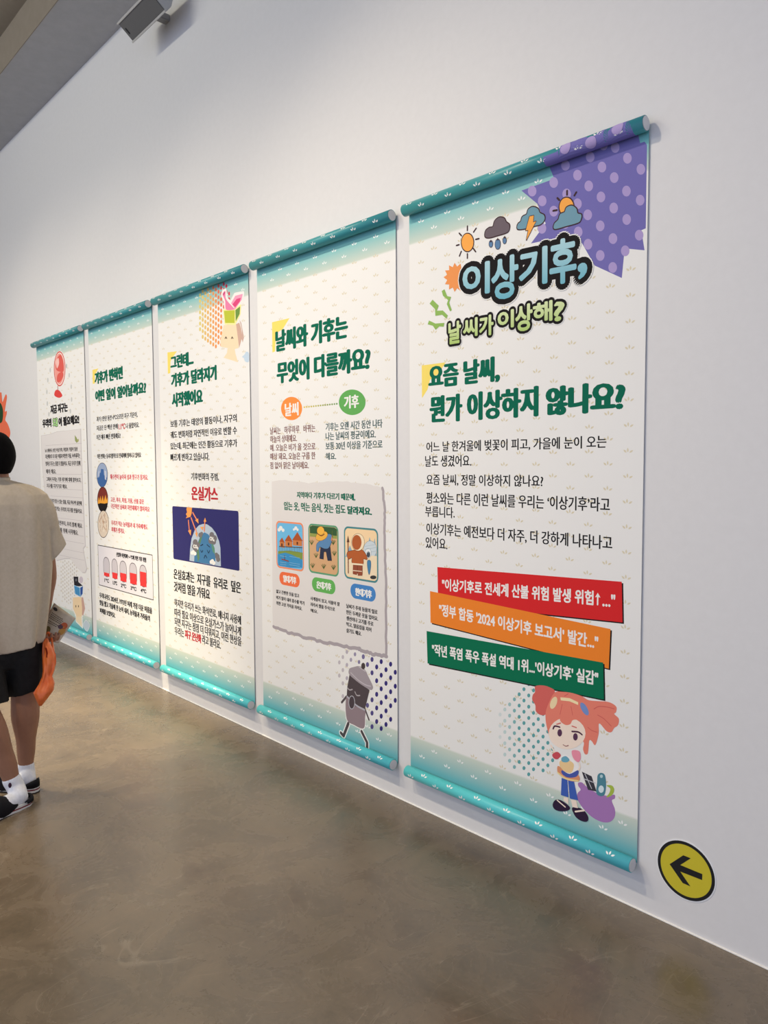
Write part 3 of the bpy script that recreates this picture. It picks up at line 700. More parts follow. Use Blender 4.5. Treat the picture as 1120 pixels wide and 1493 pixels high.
a.poly([(556, 556), (620, 440), (736, 410), (720, 500), (615, 655), (600, 620)], (240, 160, 188)); a.poly([(575, 575), (640, 490), (708, 470), (690, 530), (620, 620)], (224, 78, 128))
a.poly([(444, 674), (612, 664), (610, 862), (464, 862)], (192, 198, 66)); a.poly([(622, 662), (696, 604), (688, 722), (628, 838)], (112, 150, 74))
for x in (474, 571): a.line([(x-13, 1104), (x, 1080), (x+15, 1104)], .006, (66, 52, 48))
a.poly([(728, 1390), (765, 1350), (792, 1308), (832, 1335), (834, 1455), (800, 1472), (768, 1450), (755, 1410)], (196, 214, 228), True)
a.build('box_head_illustration', b3, 'printed figure with a green box on its head')

# ---------------- banner four
b4, t4, q4 = B[3]
c = crop(115, 420, 5.33)
a = Art(c, 3); a.poly([(105, 636), (152, 624), (135, 655), (124, 680), (126, 740), (108, 746)], YEL); a.build('yellow_corner', b4)
a = Art(c, 6); a.text('기후가 변하면', 123, 655, 752, 345, GREEN, .0105); a.build('heading_line', b4, 'dark green heading lettering'); a = Art(c, 6); a.text('어떤 일이 일어날까요?', 128, 797, 888, 527, GREEN, .0095); a.build('heading_line', b4, 'dark green heading lettering')
a = Art(c, 3)
for st, x0, yt, yb, x1, colr, bb in (('과거 1만년 동안 4℃오르던 지구 기온이,', 138, 1001, 1042, 458, INK, .0029), ('지금은 단 백년 만에', 138, 1070, 1110, 303, INK, .0029), ('1.1℃', 308, 1055, 1100, 362, RED, .003), ('나 올랐어요.', 366, 1050, 1094, 470, INK, .0029),
                                 ('이건 매우 빠른 변화예요!', 138, 1140, 1182, 325, INK, .0029), ('이런 변화는 동시다발적으로 전세계에 일어나고 있어요', 143, 1289, 1327, 485, INK, .0029)): a.text(st, x0, yt, yb, x1, colr, bb)
a.build('body_text', b4, 'black lettering with a red figure')
c = crop(135, 670, 6.221)
a = Art(c, 7); a.ell(87, 140, 51, 112, (70, 70, 86), n=32); a.ell(87, 140, 48, 107, (156, 172, 200), n=32)
a.poly([(42, 165), (60, 160), (66, 120), (74, 120), (76, 85), (100, 88), (104, 140), (120, 150), (132, 170), (122, 220), (100, 245), (74, 245), (52, 215)], (66, 104, 160)); a.poly([(108, 100), (122, 105), (124, 185), (112, 180)], (204, 208, 220)); a.poly([(52, 110), (64, 105), (62, 150), (52, 152)], (186, 196, 214))
a.build('flood_photo', b4, 'round blue photo')
a = Art(c, 10); a.ell(92, 362, 49, 116, (56, 44, 46), n=32); a.ell(92, 362, 46, 110, (126, 52, 44), n=32)
a.poly([(48, 385), (55, 340), (62, 375), (72, 330), (80, 380), (92, 325), (102, 378), (118, 320), (126, 370), (136, 340), (138, 405), (48, 400)], (240, 166, 60)); a.poly([(47, 405), (70, 395), (110, 400), (138, 392), (134, 430), (120, 465), (92, 476), (62, 455)], (34, 28, 28))
a.build('fire_photo', b4, 'round dark red photo of flames')
a = Art(c, 13); a.ell(98, 585, 51, 126, (96, 80, 72), n=32); a.ell(98, 585, 48, 120, (222, 206, 186), n=32)
for k in range(46):
    t, r = rp.uniform(0, 6.28), rp.uniform(.1, .85); x, y = 98+44*r*math.cos(t), 585+110*r*math.sin(t); d = rp.uniform(-1, 1)
    a.line([(x-5*d, y-12), (x+5*d, y+10)], .005, rp.choice([(186, 130, 88), (160, 100, 70), (200, 160, 120), (240, 228, 210)])); a.lay -= 1
a.build('harvest_photo', b4, 'round straw-coloured photo')
a = Art(c, 3); RT_ = (196, 66, 82)
for st, x0, yt, yb, x1 in (('해수면이 높아져 섬과 항구가 잠겨요.', 160, 132, 180, 504), ('고온, 폭우, 폭염, 가뭄, 산불 같은', 165, 340, 385, 468), ('극단적인 날씨와 자연재해가 많아져요', 165, 399, 445, 518), ('우리가 먹는 농작물과 내 가축에게도', 170, 550, 595, 500), ('피해가 생겨요.', 172, 610, 658, 291)): a.text(st, x0, yt, yb, x1, RT_, .0029)
a.build('risk_text', b4, 'red lettering')
a = Art(c, 3); a.rrect(52, 773, 1137, 546, .004, (70, 66, 70)); a.rrect(52, 773, 1137, 546, .003, (226, 222, 226), .006)
a.text('산업화 이전대비 +~℃에 의한 기후 위험', 215, 838, 880, 486, INK, .003)
for (x0, x1, yt, yb, yr), lab in zip(((98, 155, 879, 1058, 1020), (174, 228, 893, 1080, 1020), (247, 310, 912, 1105, 1024), (335, 403, 930, 1128, 1024), (427, 492, 948, 1150, 1013)), ('1℃', '1.5℃', '2℃', '3℃', '4℃')):
    X0, X1, Z0, Z1 = a.rrect(x0, yt, yb, x1, .055, (110, 104, 110)); a.rrect(x0, yt, yb, x1, .05, (200, 194, 200), .006)
    zr = a.wpt((x0, yr))[1]; a.wpoly([(X0+.008, Z0+.006), (X1-.008, Z0+.006), (X1-.008, zr), (X0+.008, zr)], (228, 62, 62))
    a.text(lab, x0+10, yb+16, yb+52, x1-4, INK, .003)
a.build('bar_chart', b4, 'framed chart of five red capsules')
a = Art(c, 3)
for st, x0, yt, yb, x1 in (('우리나라도 2024년, 1973년 이래 가장 더운 여름을', 63, 1203, 1256, 538), ('맞을 했고 가을에 찬 눈이 내려, 농작물과 가축들의', 64, 1270, 1322, 518), ('피해를 보았어요.', 66, 1343, 1392, 206)): a.text(st, x0, yt, yb, x1, INK, .0035)
a.build('closing_text', b4, 'bold black lettering')

# ---------------- banner five
b5, t5, q5 = B[4]
c = crop(55, 500, 9.957)
a = Art(c, 3); GR = (208, 74, 68)
a.ell(322, 375, 92, 262, W_); a.ell(318, 375, 84, 255, GR, n=40); a.ell(318, 375, 74, 238, (244, 222, 212), n=40); a.ell(315, 375, 68, 222, (238, 160, 148), n=36)
for p in ([(270, 250), (330, 170), (370, 260), (380, 400), (330, 420), (265, 380)], [(290, 460), (350, 420), (375, 470), (330, 560), (280, 560)]): a.poly(p, (222, 98, 88), True)
a.poly([(262, 270), (300, 220), (310, 300), (280, 370)], (246, 196, 186), True)
a.line([(292, 632), (292, 680)], .012, (150, 60, 58)); a.poly([(243, 725), (268, 682), (312, 690), (352, 745), (354, 775), (310, 797), (248, 770)], (220, 72, 68), True)
a.build('globe_illustration', b5, 'printed red desk globe')
for x, y in ((182, 395), (147, 540), (133, 710), (140, 880), (163, 1035), (418, 335), (457, 470), (487, 635), (492, 820), (475, 990)):
    a = Art(c, 3); a.ell(x, y, 11, 35, (204, 204, 200), n=14); a.build('grey_drop', b5)
a = Art(c, 5); a.text('지금 지구는', 186, 903, 1037, 441, BLACK, .009); a.build('heading_line', b5, 'heavy black heading lettering'); a = Art(c, 5); a.text('우리의', 70, 1108, 1236, 202, BLACK, .009)
a.text('도움', 216, 1088, 1226, 300, BLACK, .016); a.text('도움', 222, 1096, 1216, 296, (176, 222, 150), .006); a.text('이 필요해요!', 303, 1080, 1214, 607, BLACK, .009)
a.build('heading_line', b5, 'heavy black heading with one green word')
c = crop(0, 560, 3.929)
a = Art(c, 3)
PP = [(235, 295), (290, 285), (330, 270), (395, 265), (465, 255), (468, 380), (472, 480), (478, 640), (492, 930), (480, 945), (482, 965), (500, 1060), (492, 1082), (475, 1083), (440, 1050), (405, 1002), (370, 1003), (325, 1014), (300, 880), (258, 640), (240, 450)]
a.poly(PP, (206, 200, 198)); a.poly([(x-5 if x > 380 else x+2, y-6 if y > 900 else y+2) for x, y in PP], (226, 221, 217))
for y in (352, 393, 432, 470, 515, 560, 598, 640, 682, 722, 762, 800, 845, 885, 935, 975):
    xl = 262+(y-352)*.1; s_ = (y-491)/(xl+1886); xr = 468+(y-352)*.025; a.line([(xl, y), (xr, y+s_*(xr-xl))], .003, (196, 188, 188)); a.lay -= 1
a.poly([(428, 292), (440, 308), (446, 325), (440, 338), (430, 325)], (150, 160, 100)); a.poly([(440, 322), (450, 312), (452, 326), (444, 334)], (170, 170, 110))
a.build('torn_ruled_paper', b5, 'pale torn paper with ruled lines')
a = Art(c, 12)
for st, x0, yt, yb, x1 in (('뉴스에서나 보던 이상기후, 폭염과 가뭄이 일상', 258, 370, 393, 446), ('지난해보다 더 더운 여름과 따뜻한 겨울, 녹아내리는', 260, 403, 429, 460), ('빙하로 지구는 점점 더 힘들어요. 지금 우리가 함께', 262, 443, 469, 461), ('해야 해요.', 264, 487, 514, 322), ('그래서 우리는 기후 위기에 대해 알아보고,', 266, 532, 557, 465), ('지구를 지키기로 해요.', 268, 570, 594, 386),
                           ('우리가 할 수 있는 일을, 지금 하나씩 실천해', 288, 656, 680, 468), ('함께 지키는 우리의 지구를 만들어요', 290, 697, 722, 469), ('작은 실천부터, 우리 함께 해요', 300, 775, 802, 470), ('지구를 위해 시작해요.', 320, 818, 845, 448)): a.text(st, x0, yt, yb, x1, (58, 54, 54), .0029)
a.build('body_text', b5, 'small dark lettering')
c = crop(80, 780, 9.333)
a = Art(c, 3)
for k in range(9):
    for n in range(12):
        x = 85+26*k; y = 340+52*n+(26 if k % 2 else 0)+.25*(x-85)
        if (x-210)**2/150**2+(y-610)**2/330**2 < 1: a.ell(x, y, 6, 15, (206, 198, 186), n=10, step=False)
a.build('dot_pattern', b5, 'faint grey dots')
a = Art(c, 5)
for p in ([(245, 850), (360, 838), (400, 930), (412, 1000), (370, 1115), (378, 1258), (290, 1172), (290, 1100), (243, 1000)],): a.poly(p, W_, out=W_, ow=.01)
a.poly([(290, 1095), (360, 1110), (372, 1255), (288, 1168)], BE); a.poly([(362, 848), (385, 850), (412, 1000), (385, 1100), (365, 1080)], (206, 166, 150))
a.poly([(246, 850), (358, 840), (372, 1000), (368, 1110), (298, 1108), (246, 1000)], (242, 214, 172))
a.poly([(253, 566), (318, 568), (320, 638), (380, 690), (330, 700), (264, 690)], (44, 42, 48)); a.ell(357, 612, 27, 46, (206, 196, 204)); a.ell(290, 612, 12, 20, (110, 110, 116))
a.poly([(258, 680), (342, 712), (384, 692), (380, 802), (350, 846), (272, 802)], (180, 214, 236)); a.poly([(264, 690), (338, 720), (342, 836), (278, 798)], (74, 146, 196)); a.poly([(346, 720), (382, 698), (376, 800), (350, 836)], (52, 86, 156))
for x in (286, 322): a.ell(x, 970, 5, 16, (70, 52, 48), n=10)
pp = [(385, 1222), (408, 1180), (428, 1162), (470, 1215), (466, 1260), (442, 1306), (410, 1280)]
a.poly(pp, (196, 206, 212), True, out=W_, ow=.004)
a.build('box_head_illustration', b5, 'printed figure with a blue box on its head')

# ------------------------------------------------------------------ round arrow sign
s0 = hit(1000, 1269, 1, 0)
sign = empty('direction_sign', (s0.x, 0, s0.z), 'round yellow sign with a black left arrow, low on the wall', 'sign')
def disc(name, r, y0, y1, m, ring=None):
    bm = bmesh.new(); n = 64
    if ring is None:
        A = [bm.verts.new((r*math.cos(2*math.pi*i/n), y0, r*math.sin(2*math.pi*i/n))) for i in range(n)]
        D = [bm.verts.new((r*math.cos(2*math.pi*i/n), y1, r*math.sin(2*math.pi*i/n))) for i in range(n)]
        bm.faces.new(A); bm.faces.new(D)
        for i in range(n): bm.faces.new((A[i], A[(i+1) % n], D[(i+1) % n], D[i]))
    else:
        R_ = [[bm.verts.new((q*math.cos(2*math.pi*i/n), yy, q*math.sin(2*math.pi*i/n))) for i in range(n)] for q, yy in ((r, y0), (r, y1), (ring, y1), (ring, y0))]
        for k in range(4):
            for i in range(n): bm.faces.new((R_[k][i], R_[k][(i+1) % n], R_[(k+1) % 4][(i+1) % n], R_[(k+1) % 4][i]))
    return from_bm(name, bm, m, sign)
o = disc('backing', .1005, -.0012, 0, mat((236, 236, 236), .4, .4)); o['label'] = 'thin white rim'
o = disc('face', .092, -.0016, -.0011, mat((206, 190, 48), .45, .4)); o['label'] = 'yellow face'
o = disc('border', .0965, -.0020, -.0011, mat((22, 22, 24), .45, .4), .0865); o['label'] = 'black ring'
ca = crop(940, 1210, 9.333)
pts = [(341, 466), (525, 346), (628, 386), (484, 478), (785, 602), (782, 682), (484, 566), (622, 768), (518, 722)]
bm = bmesh.new(); wp = [hit(*ca(*p), 1, -.002) for p in pts]
f = [bm.verts.new((p.x-s0.x, -.0021, p.z-s0.z)) for p in wp]; g = [bm.verts.new((p.x-s0.x, -.0015, p.z-s0.z)) for p in wp]
bm.faces.new(f); bm.faces.new(g)
for i in range(len(f)): bm.faces.new((f[i], f[(i+1) % len(f)], g[(i+1) % len(f)], g[i]))
o = from_bm('arrow', bm, mat((22, 22, 24), .45, .4), sign); o['label'] = 'black arrow'

# ------------------------------------------------------------------ coral hand sticker at the far end of the wall
h0 = hit(0, 620, 1, 0)
hand = empty('wall_sticker', (h0.x, 0, h0.z), 'coral hand-shaped wall sticker holding a green leaf, above the person\'s head', 'sticker')
FYk = FY
def flat_px(name, pts, m, y, parent, smooth=True):
    if smooth: pts = spline(pts, 5)
    bm = bmesh.new(); wp = [hit(*p, 1, y) for p in pts]
    A = [bm.verts.new((p.x-parent.location.x, y, p.z-parent.location.z)) for p in wp]; D = [bm.verts.new((p.x-parent.location.x, y+.0012, p.z-parent.location.z)) for p in wp]
    bm.faces.new(A); bm.faces.new(D)
    for i in range(len(A)): bm.faces.new((A[i], A[(i+1) % len(A)], D[(i+1) % len(A)], D[i]))
    return from_bm(name, bm, m, parent)
cor = mat((236, 116, 82))
flat_px('palm', [(-34, 640), (-34, 590), (-22, 572), (-18, 580), (-14, 570), (-8, 580), (-2, 574), (1.5, 572), (2.5, 577), (3.5, 586), (6, 580), (8.5, 575), (10, 579), (8, 592), (7, 600), (9.5, 599), (9.5, 604), (7.5, 612), (11, 618), (14.5, 628), (14, 636), (8, 650), (-10, 660)], cor, -.0013, hand, True)
o = flat_px('leaf', [(-20, 600), (-12, 588), (-2, 586), (2.5, 591), (4.5, 600), (4, 610), (2, 616), (-6, 618), (-14, 614)], mat((40, 74, 44)), -.0018, hand); o['label'] = 'dark outlined green leaf'
flat_px('leaf_patch', [(-16, 600), (-8, 591), (-2, 590), (1.5, 594), (3, 601), (2.5, 608), (-6, 612)], mat((118, 176, 96)), -.0022, o)

# ------------------------------------------------------------------ wall speaker under the soffit
XS = hit(195, 62, 1, -.16)
yb_, zb_ = -.16, XS.z
def sx(px, py, x): return hit(px, py, 0, x)
xl = XS.x; xr = hit(243, 15, 1, -.16).x
tp = hit(171, 33, 0, xl)
spk = empty('wall_speaker', ((xl+xr)/2, 0, zb_), 'grey wall-mounted loudspeaker high up near the ceiling', 'speaker')
ox, oz = (xl+xr)/2, zb_
fb = Vector((0, yb_, 0)); ft = Vector((0, tp.y, tp.z-zb_))
t_ = (ft-fb).normalized(); n_ = Vector((0, -t_.z, t_.y)).normalized()
if n_.y > 0: n_ = -n_
L_ = (ft-fb).length
def P2(a_, b_): return fb+t_*(a_*L_)+n_*b_
prof = [P2(0, 0), P2(1, 0), P2(1.02, -.05), P2(.85, -.115), P2(.55, -.14), P2(.22, -.125), P2(-.02, -.05)]
bm = bmesh.new()
A = [bm.verts.new((xl-ox, p.y, p.z)) for p in prof]; D = [bm.verts.new((xr-ox, p.y, p.z)) for p in prof]
bm.faces.new(A); bm.faces.new(D)
for i in range(len(A)): bm.faces.new((A[i], A[(i+1) % len(A)], D[(i+1) % len(A)], D[i]))
bmesh.ops.bevel(bm, geom=bm.edges[:], offset=.004, segments=2, affect='EDGES')
from_bm('cabinet', bm, mat((178, 178, 178), .5, .4, 'speaker_shell'), spk)
def slab(name, a0, a1, b0, b1, x0, x1, m, bev=.002):
    bm = bmesh.new(); vs = []
    for x in (x0, x1):
        for a_, b_ in ((a0, b0), (a1, b0), (a1, b1), (a0, b1)):
            p = P2(a_, b_); vs.append(bm.verts.new((x, p.y, p.z)))
    for q in ((0, 1, 2, 3), (4, 5, 6, 7), (0, 1, 5, 4), (1, 2, 6, 5), (2, 3, 7, 6), (3, 0, 4, 7)): bm.faces.new([vs[i] for i in q])
    bmesh.ops.bevel(bm, geom=bm.edges[:], offset=bev, segments=2, affect='EDGES')
    return from_bm(name, bm, m, spk)
hwS = (xr-xl)/2
o = slab('grille', .08, .92, .0, .006, -hwS+.008, hwS-.008, noise_mat('speaker_grille', (92, 91, 90), (112, 111, 110), 900, .7)); o['label'] = 'dark grey grille'
o = slab('bezel', .0, .085, -.004, .011, -hwS, hwS, mat((196, 194, 190), .45, .4)); slab('bezel', .915, 1.0, -.004, .011, -hwS, hwS, mat((196, 194, 190), .45, .4))
o = slab('badge', .35, .62, .006, .0075, -hwS+.03, -hwS+.042, mat((26, 26, 28), .4, .5), .0003); o['label'] = 'small black badge'
pb = P2(.5, -.12)
bm = box_bm(-.10, -.04, pb.y, -.0, pb.z-.02, pb.z+.02, .004); from_bm('bracket', bm, mat((150, 150, 150), .5, .4), spk)

# ------------------------------------------------------------------ the person
DA = Vector((-.956, .294, 0)).normalized(); DL = Vector((-.294, -.956, 0)).normalized()      # away from the viewer, and to the picture's left
D0 = 3.914
def PJ(px, py, dd=0.):
    d = ray(px, py); t = (D0+dd)/d.dot(DA); return EYE+d*t
foot = hit(45, 1147, 2, 0)
per = empty('person', (foot.x, foot.y, 0), 'person seen from behind in beige T-shirt and black shorts, walking past the last banner', 'person')
PL = Vector(per.location)
PXM = 306.0
def loft(rows, n=24, cap=True):
    """rows: list of (centre, axis vector a, axis vector b) ellipses"""
    bm = bmesh.new(); rings = []
    for ctr, a_, b_ in rows:
        rings.append([bm.verts.new(ctr+a_*math.cos(2*math.pi*i/n)+b_*math.sin(2*math.pi*i/n)-PL) for i in range(n)])
    for r0, r1 in zip(rings, rings[1:]):
        for i in range(n): bm.faces.new((r0[i], r0[(i+1) % n], r1[(i+1) % n], r1[i]))
    if cap:
        bm.faces.new(rings[0][::-1]); bm.faces.new(rings[-1])
    return bm
def limb(pts, n=16):
    """pts: list of (point, radius); round tapered limb with round ends"""
    rows = []; P = [p for p, r in pts]; R = [r for p, r in pts]
    sm = []
    for i in range(len(pts)-1):
        for j in range(5):
            t = j/5; k0, k3 = max(0, i-1), min(len(pts)-1, i+2)
            q = .5*((2*P[i])+(P[i+1]-P[k0])*t+(2*P[k0]-5*P[i]+4*P[i+1]-P[k3])*t*t+(-P[k0]+3*P[i]-3*P[i+1]+P[k3])*t**3)
            sm.append((q, R[i]+(R[i+1]-R[i])*(t*t*(3-2*t))))
    sm.append((P[-1], R[-1]))
    def frame(d):
        d = d.normalized(); x = d.cross(Vector((.3, .2, 1)) if abs(d.z) < .9 else Vector((1, .2, 0))).normalized(); return x, d.cross(x)
    d0 = sm[1][0]-sm[0][0]; x, y = frame(d0)
    for k in (-.95, -.7, -.35): rows.append((sm[0][0]+d0.normalized()*k*sm[0][1], x*sm[0][1]*math.sqrt(1-k*k), y*sm[0][1]*math.sqrt(1-k*k)))
    for i, (q, r) in enumerate(sm):
        d = sm[min(i+1, len(sm)-1)][0]-sm[max(i-1, 0)][0]; dn = d.normalized()
        x = (x-dn*x.dot(dn)).normalized(); y = dn.cross(x); rows.append((q, x*r, y*r))
    for k in (.35, .7, .95): rows.append((sm[-1][0]+dn*k*sm[-1][1], x*sm[-1][1]*math.sqrt(1-k*k), y*sm[-1][1]*math.sqrt(1-k*k)))
    return loft(rows, n)
def merge(bms):
    out = bmesh.new()
    for b_ in bms:
        me = bpy.data.meshes.new('tmp'); bmesh.ops.recalc_face_normals(b_, faces=b_.faces[:]); b_.to_mesh(me); b_.free(); out.from_mesh(me); bpy.data.meshes.remove(me)
    return out
def skin_over(name, bms, m, voxel, parent, smooth_it=4, fac=.5):
    """one continuous surface over overlapping volumes"""
    bm = merge(bms); me = bpy.data.meshes.new(name); bm.to_mesh(me); bm.free()
    o = obj(name, me); md = o.modifiers.new('r', 'REMESH'); md.mode = 'VOXEL'; md.voxel_size = voxel; md.use_smooth_shade = True
    s_ = o.modifiers.new('s', 'SMOOTH'); s_.factor = fac; s_.iterations = smooth_it
    bpy.context.view_layer.update(); dg = bpy.context.evaluated_depsgraph_get()
    m2 = bpy.data.meshes.new_from_object(o.evaluated_get(dg)); bpy.data.objects.remove(o); bpy.data.meshes.remove(me)
    m2.name = name; m2.materials.clear(); m2.materials.append(m)
    for p in m2.polygons: p.use_smooth = True
    return obj(name, m2, parent)
Z = Vector((0, 0, 1)); XI = -DL
def ell_row(px, py, rx, ry, dd=0., tilt=Z): return (PJ(px, py, dd), XI*rx, DA*ry)
SKIN = noise_mat('skin', (150, 106, 82), (164, 118, 92), 9, .55)
# joints
hipR, hipL = PJ(26, 885, .0), PJ(-30, 885, -.04)
knR, anR = PJ(36, 1003, -.01), PJ(38, 1116, .0)
knL, anL = PJ(-34, 1012, -.17), PJ(17, 1137, -.17)
heelR, toeR = hit(51, 1146, 2, .03), hit(-20, 1137, 2, .03)
heelL = PJ(40, 1165, -.19); toeL = hit(-42, 1196, 2, .035)
shR, elR, wrR = PJ(54, 744, .02), PJ(71, 836, .09), PJ(60, 915, .12)
shL, elL, wrL = PJ(-66, 744, .0), PJ(-99, 838, .03), PJ(-101, 915, .10)
neck = PJ(-5, 705, .0); headc = PJ(-8, 664, .01)
bods = [limb([(hipR, .088), (knR.lerp(hipR, .35), .078), (knR, .062), (PJ(37, 1040, -.012), .064), (PJ(38, 1085, 0), .043), (anR, .034), (PJ(40, 1135, 0), .036)]),
        limb([(anR-Z*.05, .034), (heelR.lerp(toeR, .45)+Z*.005, .027), (toeR.lerp(heelR, .2), .022)]),
        limb([(hipL, .088), (knL.lerp(hipL, .35), .078), (knL, .062), (PJ(-14, 1062, -.17), .066), (PJ(7, 1108, -.17), .045), (anL, .036), (PJ(27, 1155, -.18), .033)]),
        limb([(PJ(28, 1158, -.18), .030), (heelL.lerp(toeL, .5)+Z*.005, .027), (toeL.lerp(heelL, .2), .022)]),
        loft([ell_row(0, 915, .15, .10), ell_row(-1, 880, .155, .105), ell_row(-2, 840, .145, .1), ell_row(-3, 800, .15, .1), ell_row(-4, 760, .16, .10), ell_row(-5, 736, .15, .085), ell_row(-5, 718, .09, .065), ell_row(-5, 705, .06, .06)]),
        limb([(neck-Z*.03, .06), (PJ(-6, 690, 0), .054), (PJ(-8, 672, .01), .056)]),
        limb([(PJ(28, 738, .01), .05), (shR, .046), (elR.lerp(shR, .5), .044), (elR, .037), (elR.lerp(wrR, .4), .036), (wrR, .026)]),
        limb([(PJ(-38, 738, 0), .05), (shL, .046), (elL.lerp(shL, .5), .044), (elL, .037), (elL.lerp(wrL, .4), .036), (wrL, .026)])]
# head with a face on the far side
fdir = (DA*.93+DL*.37).normalized(); fs = fdir.cross(Z).normalized()
hr = []
for dz, a_, b_, sh in ((.105, .02, .02, 0), (.095, .05, .055, 0), (.07, .07, .083, .0), (.03, .077, .094, .002), (-.01, .076, .094, .004), (-.05, .07, .086, .008), (-.085, .058, .068, .018), (-.11, .04, .045, .03), (-.12, .02, .02, .035)):
    hr.append((headc+Z*dz+fdir*sh, fs*a_, fdir*b_))
bods.append(loft(hr))
bods.append(limb([(headc+fdir*.088+Z*.02, .010), (headc+fdir*.104-Z*.022, .014), (headc+fdir*.094-Z*.034, .013)]))
for s_ in (-1, 1): bods.append(limb([(headc+fs*s_*.076+Z*.012-fdir*.002, .013), (headc+fs*s_*.079-Z*.012, .013), (headc+fs*s_*.075-Z*.034, .009)]))
def hand_bms(wr, d, side, palmn, curl):
    """palm, five fingers: d = along the palm, side = towards the thumb, palmn = palm side"""
    out = [limb([(wr-d*.03, .024), (wr, .023)])]
    pc = wr+d*.045
    out.append(loft([(wr-d*.005, side*.026, palmn*.015), (wr+d*.03, side*.036, palmn*.016), (wr+d*.065, side*.041, palmn*.015), (wr+d*.085, side*.040, palmn*.012)]))
    for k, (o_, L) in enumerate(((.030, .070), (.010, .078), (-.011, .072), (-.030, .057))):
        b_ = wr+d*(.078)+side*o_; a1 = curl; p1 = b_+(d*math.cos(a1)+palmn*math.sin(a1))*L*.45
        a2 = a1+curl*1.1; p2 = p1+(d*math.cos(a2)+palmn*math.sin(a2))*L*.33; a3 = a2+curl*.9; p3 = p2+(d*math.cos(a3)+palmn*math.sin(a3))*L*.25
        out.append(limb([(b_-d*.012, .0095), (p1, .0088), (p2, .0078), (p3, .0068)], 10))
    tb = wr+d*.025+side*.03; q1 = tb+(side*.6+d*.65+palmn*.45)*.035; q2 = q1+(side*.15+d*.8+palmn*.6).normalized()*.032
    out.append(limb([(tb-side*.012, .012), (q1, .0105), (q2, .009)], 10))
    return out
dR = (PJ(75, 946, .03)-wrR).normalized(); sideR = (DA*.4+XI*.5+Z*.0); sideR = (sideR-dR*sideR.dot(dR)).normalized(); pnR = dR.cross(sideR).normalized()
if pnR.dot(XI) < 0: pnR = -pnR
bods += hand_bms(wrR, dR, sideR, pnR, .75)
dL_ = (-Z+DA*.2).normalized(); sdL = DA.copy(); sdL = (sdL-dL_*sdL.dot(dL_)).normalized(); pnL = XI.copy(); pnL = (pnL-dL_*pnL.dot(dL_)).normalized()
bods += hand_bms(wrL, dL_, sdL, pnL, .35)
body = skin_over('body', bods, SKIN, .0042, per, 3, .4)
# eyes, brows and mouth
for s_ in (-1, 1):
    ec = headc+fdir*.0795+fs*s_*.031+Z*.004-PL
    bm = bmesh.new(); bmesh.ops.create_uvsphere(bm, u_segments=12, v_segments=8, radius=.0105)
    for v in bm.verts: v.co += ec
    e_ = from_bm('eye', bm, mat((236, 232, 226), .3, .5), per, True); e_['label'] = 'white of the eye'
    bm = bmesh.new(); bmesh.ops.create_uvsphere(bm, u_segments=10, v_segments=6, radius=.0062)
    for v in bm.verts: v.co += ec+fdir*.0058
    from_bm('iris', bm, mat((40, 28, 24), .3, .5), e_, True)
    from_bm('eyebrow', limb([(headc+fdir*.088+fs*s_*.016+Z*.024, .003), (headc+fdir*.086+fs*s_*.032+Z*.028, .0035), (headc+fdir*.075+fs*s_*.046+Z*.023, .003)], 8), mat((30, 24, 22)), per)
from_bm('mouth', limb([(headc+fdir*.089-fs*.02-Z*.062, .003), (headc+fdir*.096-Z*.061, .005), (headc+fdir*.089+fs*.02-Z*.062, .003)], 8), mat((150, 84, 78)), per)
# hair: short black, nape line level
HM = noise_mat('black_hair', (7, 6, 6), (14, 12, 12), 160, .8, .3, stretch=(1, 1, .15), spec=.06)
rows = []
for py, rx, ry, dd in ((628.5, .012, .02, .0), (631, .04, .06, .0), (636, .058, .084, .0), (645, .078, .1, .0), (656, .089, .106, -.002), (666, .0915, .106, -.006), (675, .087, .1, -.012), (683, .078, .084, -.022), (689, .070, .066, -.03), (691.5, .062, .05, -.034)):
    rows.append((PJ(-8, py, dd), XI*rx, DA*ry))
hb = loft(rows, 32)
# clear the face on the far side
for v in hb.verts:
    q = v.co+PL-headc
    if q.z >= .03: v.co += fdir*.016*max(0, q.dot(fdir))/.1
    if q.dot(fdir) > .05 and q.z < .03: v.co -= fdir*(q.dot(fdir)-.05)
for v in hb.verts:
    v.co += Vector((rp.uniform(-1, 1), rp.uniform(-1, 1), rp.uniform(-1, 1)))*.0012
o = from_bm('hair', hb, HM, per, True); o['label'] = 'short black hair'
md = o.modifiers.new('s', 'SUBSURF'); md.levels = 1; md.render_levels = 1
# T-shirt
SHM = noise_mat('beige_jersey', (186, 171, 149), (196, 181, 159), 60, .85, .05)
rows = []
for py, hwp, dep, cx in ((699, 14, .056, -5), (703, 26, .07, -5), (708, 44, .085, -5), (714, 56, .098, -5), (722, 65, .112, -5), (735, 70, .125, -5), (755, 71, .132, -5), (790, 71, .135, -5), (830, 72, .135, -4), (870, 70, .14, -4), (905, 68, .145, -5), (940, 64, .145, -5)):
    rows.append((PJ(cx, py, 0), XI*(hwp/PXM), DA*dep))
def fold(bm, nrows, n, amp0, amp1, seed):
    rf = random.Random(seed); ph = [rf.uniform(0, 6.28) for _ in range(4)]
    bm.verts.ensure_lookup_table()
    for r in range(nrows):
        t = r/(nrows-1); am = amp0+(amp1-amp0)*t
        for i in range(n):
            th = 2*math.pi*i/n
            v = bm.verts[r*n+i]
            d = am*(math.sin(7*th+ph[0]+.6*t)*.55+math.sin(13*th+ph[1]-t)*.35+math.sin(4*th+ph[2]+2*t)*.4)
            rad = Vector((XI*math.cos(th)+DA*math.sin(th))); v.co += rad*d
    return bm
rr_ = []
for (p0, a0, b0), (p1, a1, b1_) in zip(rows, rows[1:]):
    for k in range(3): t = k/3; rr_.append((p0.lerp(p1, t), a0.lerp(a1, t), b0.lerp(b1_, t)))
rr_.append(rows[-1])
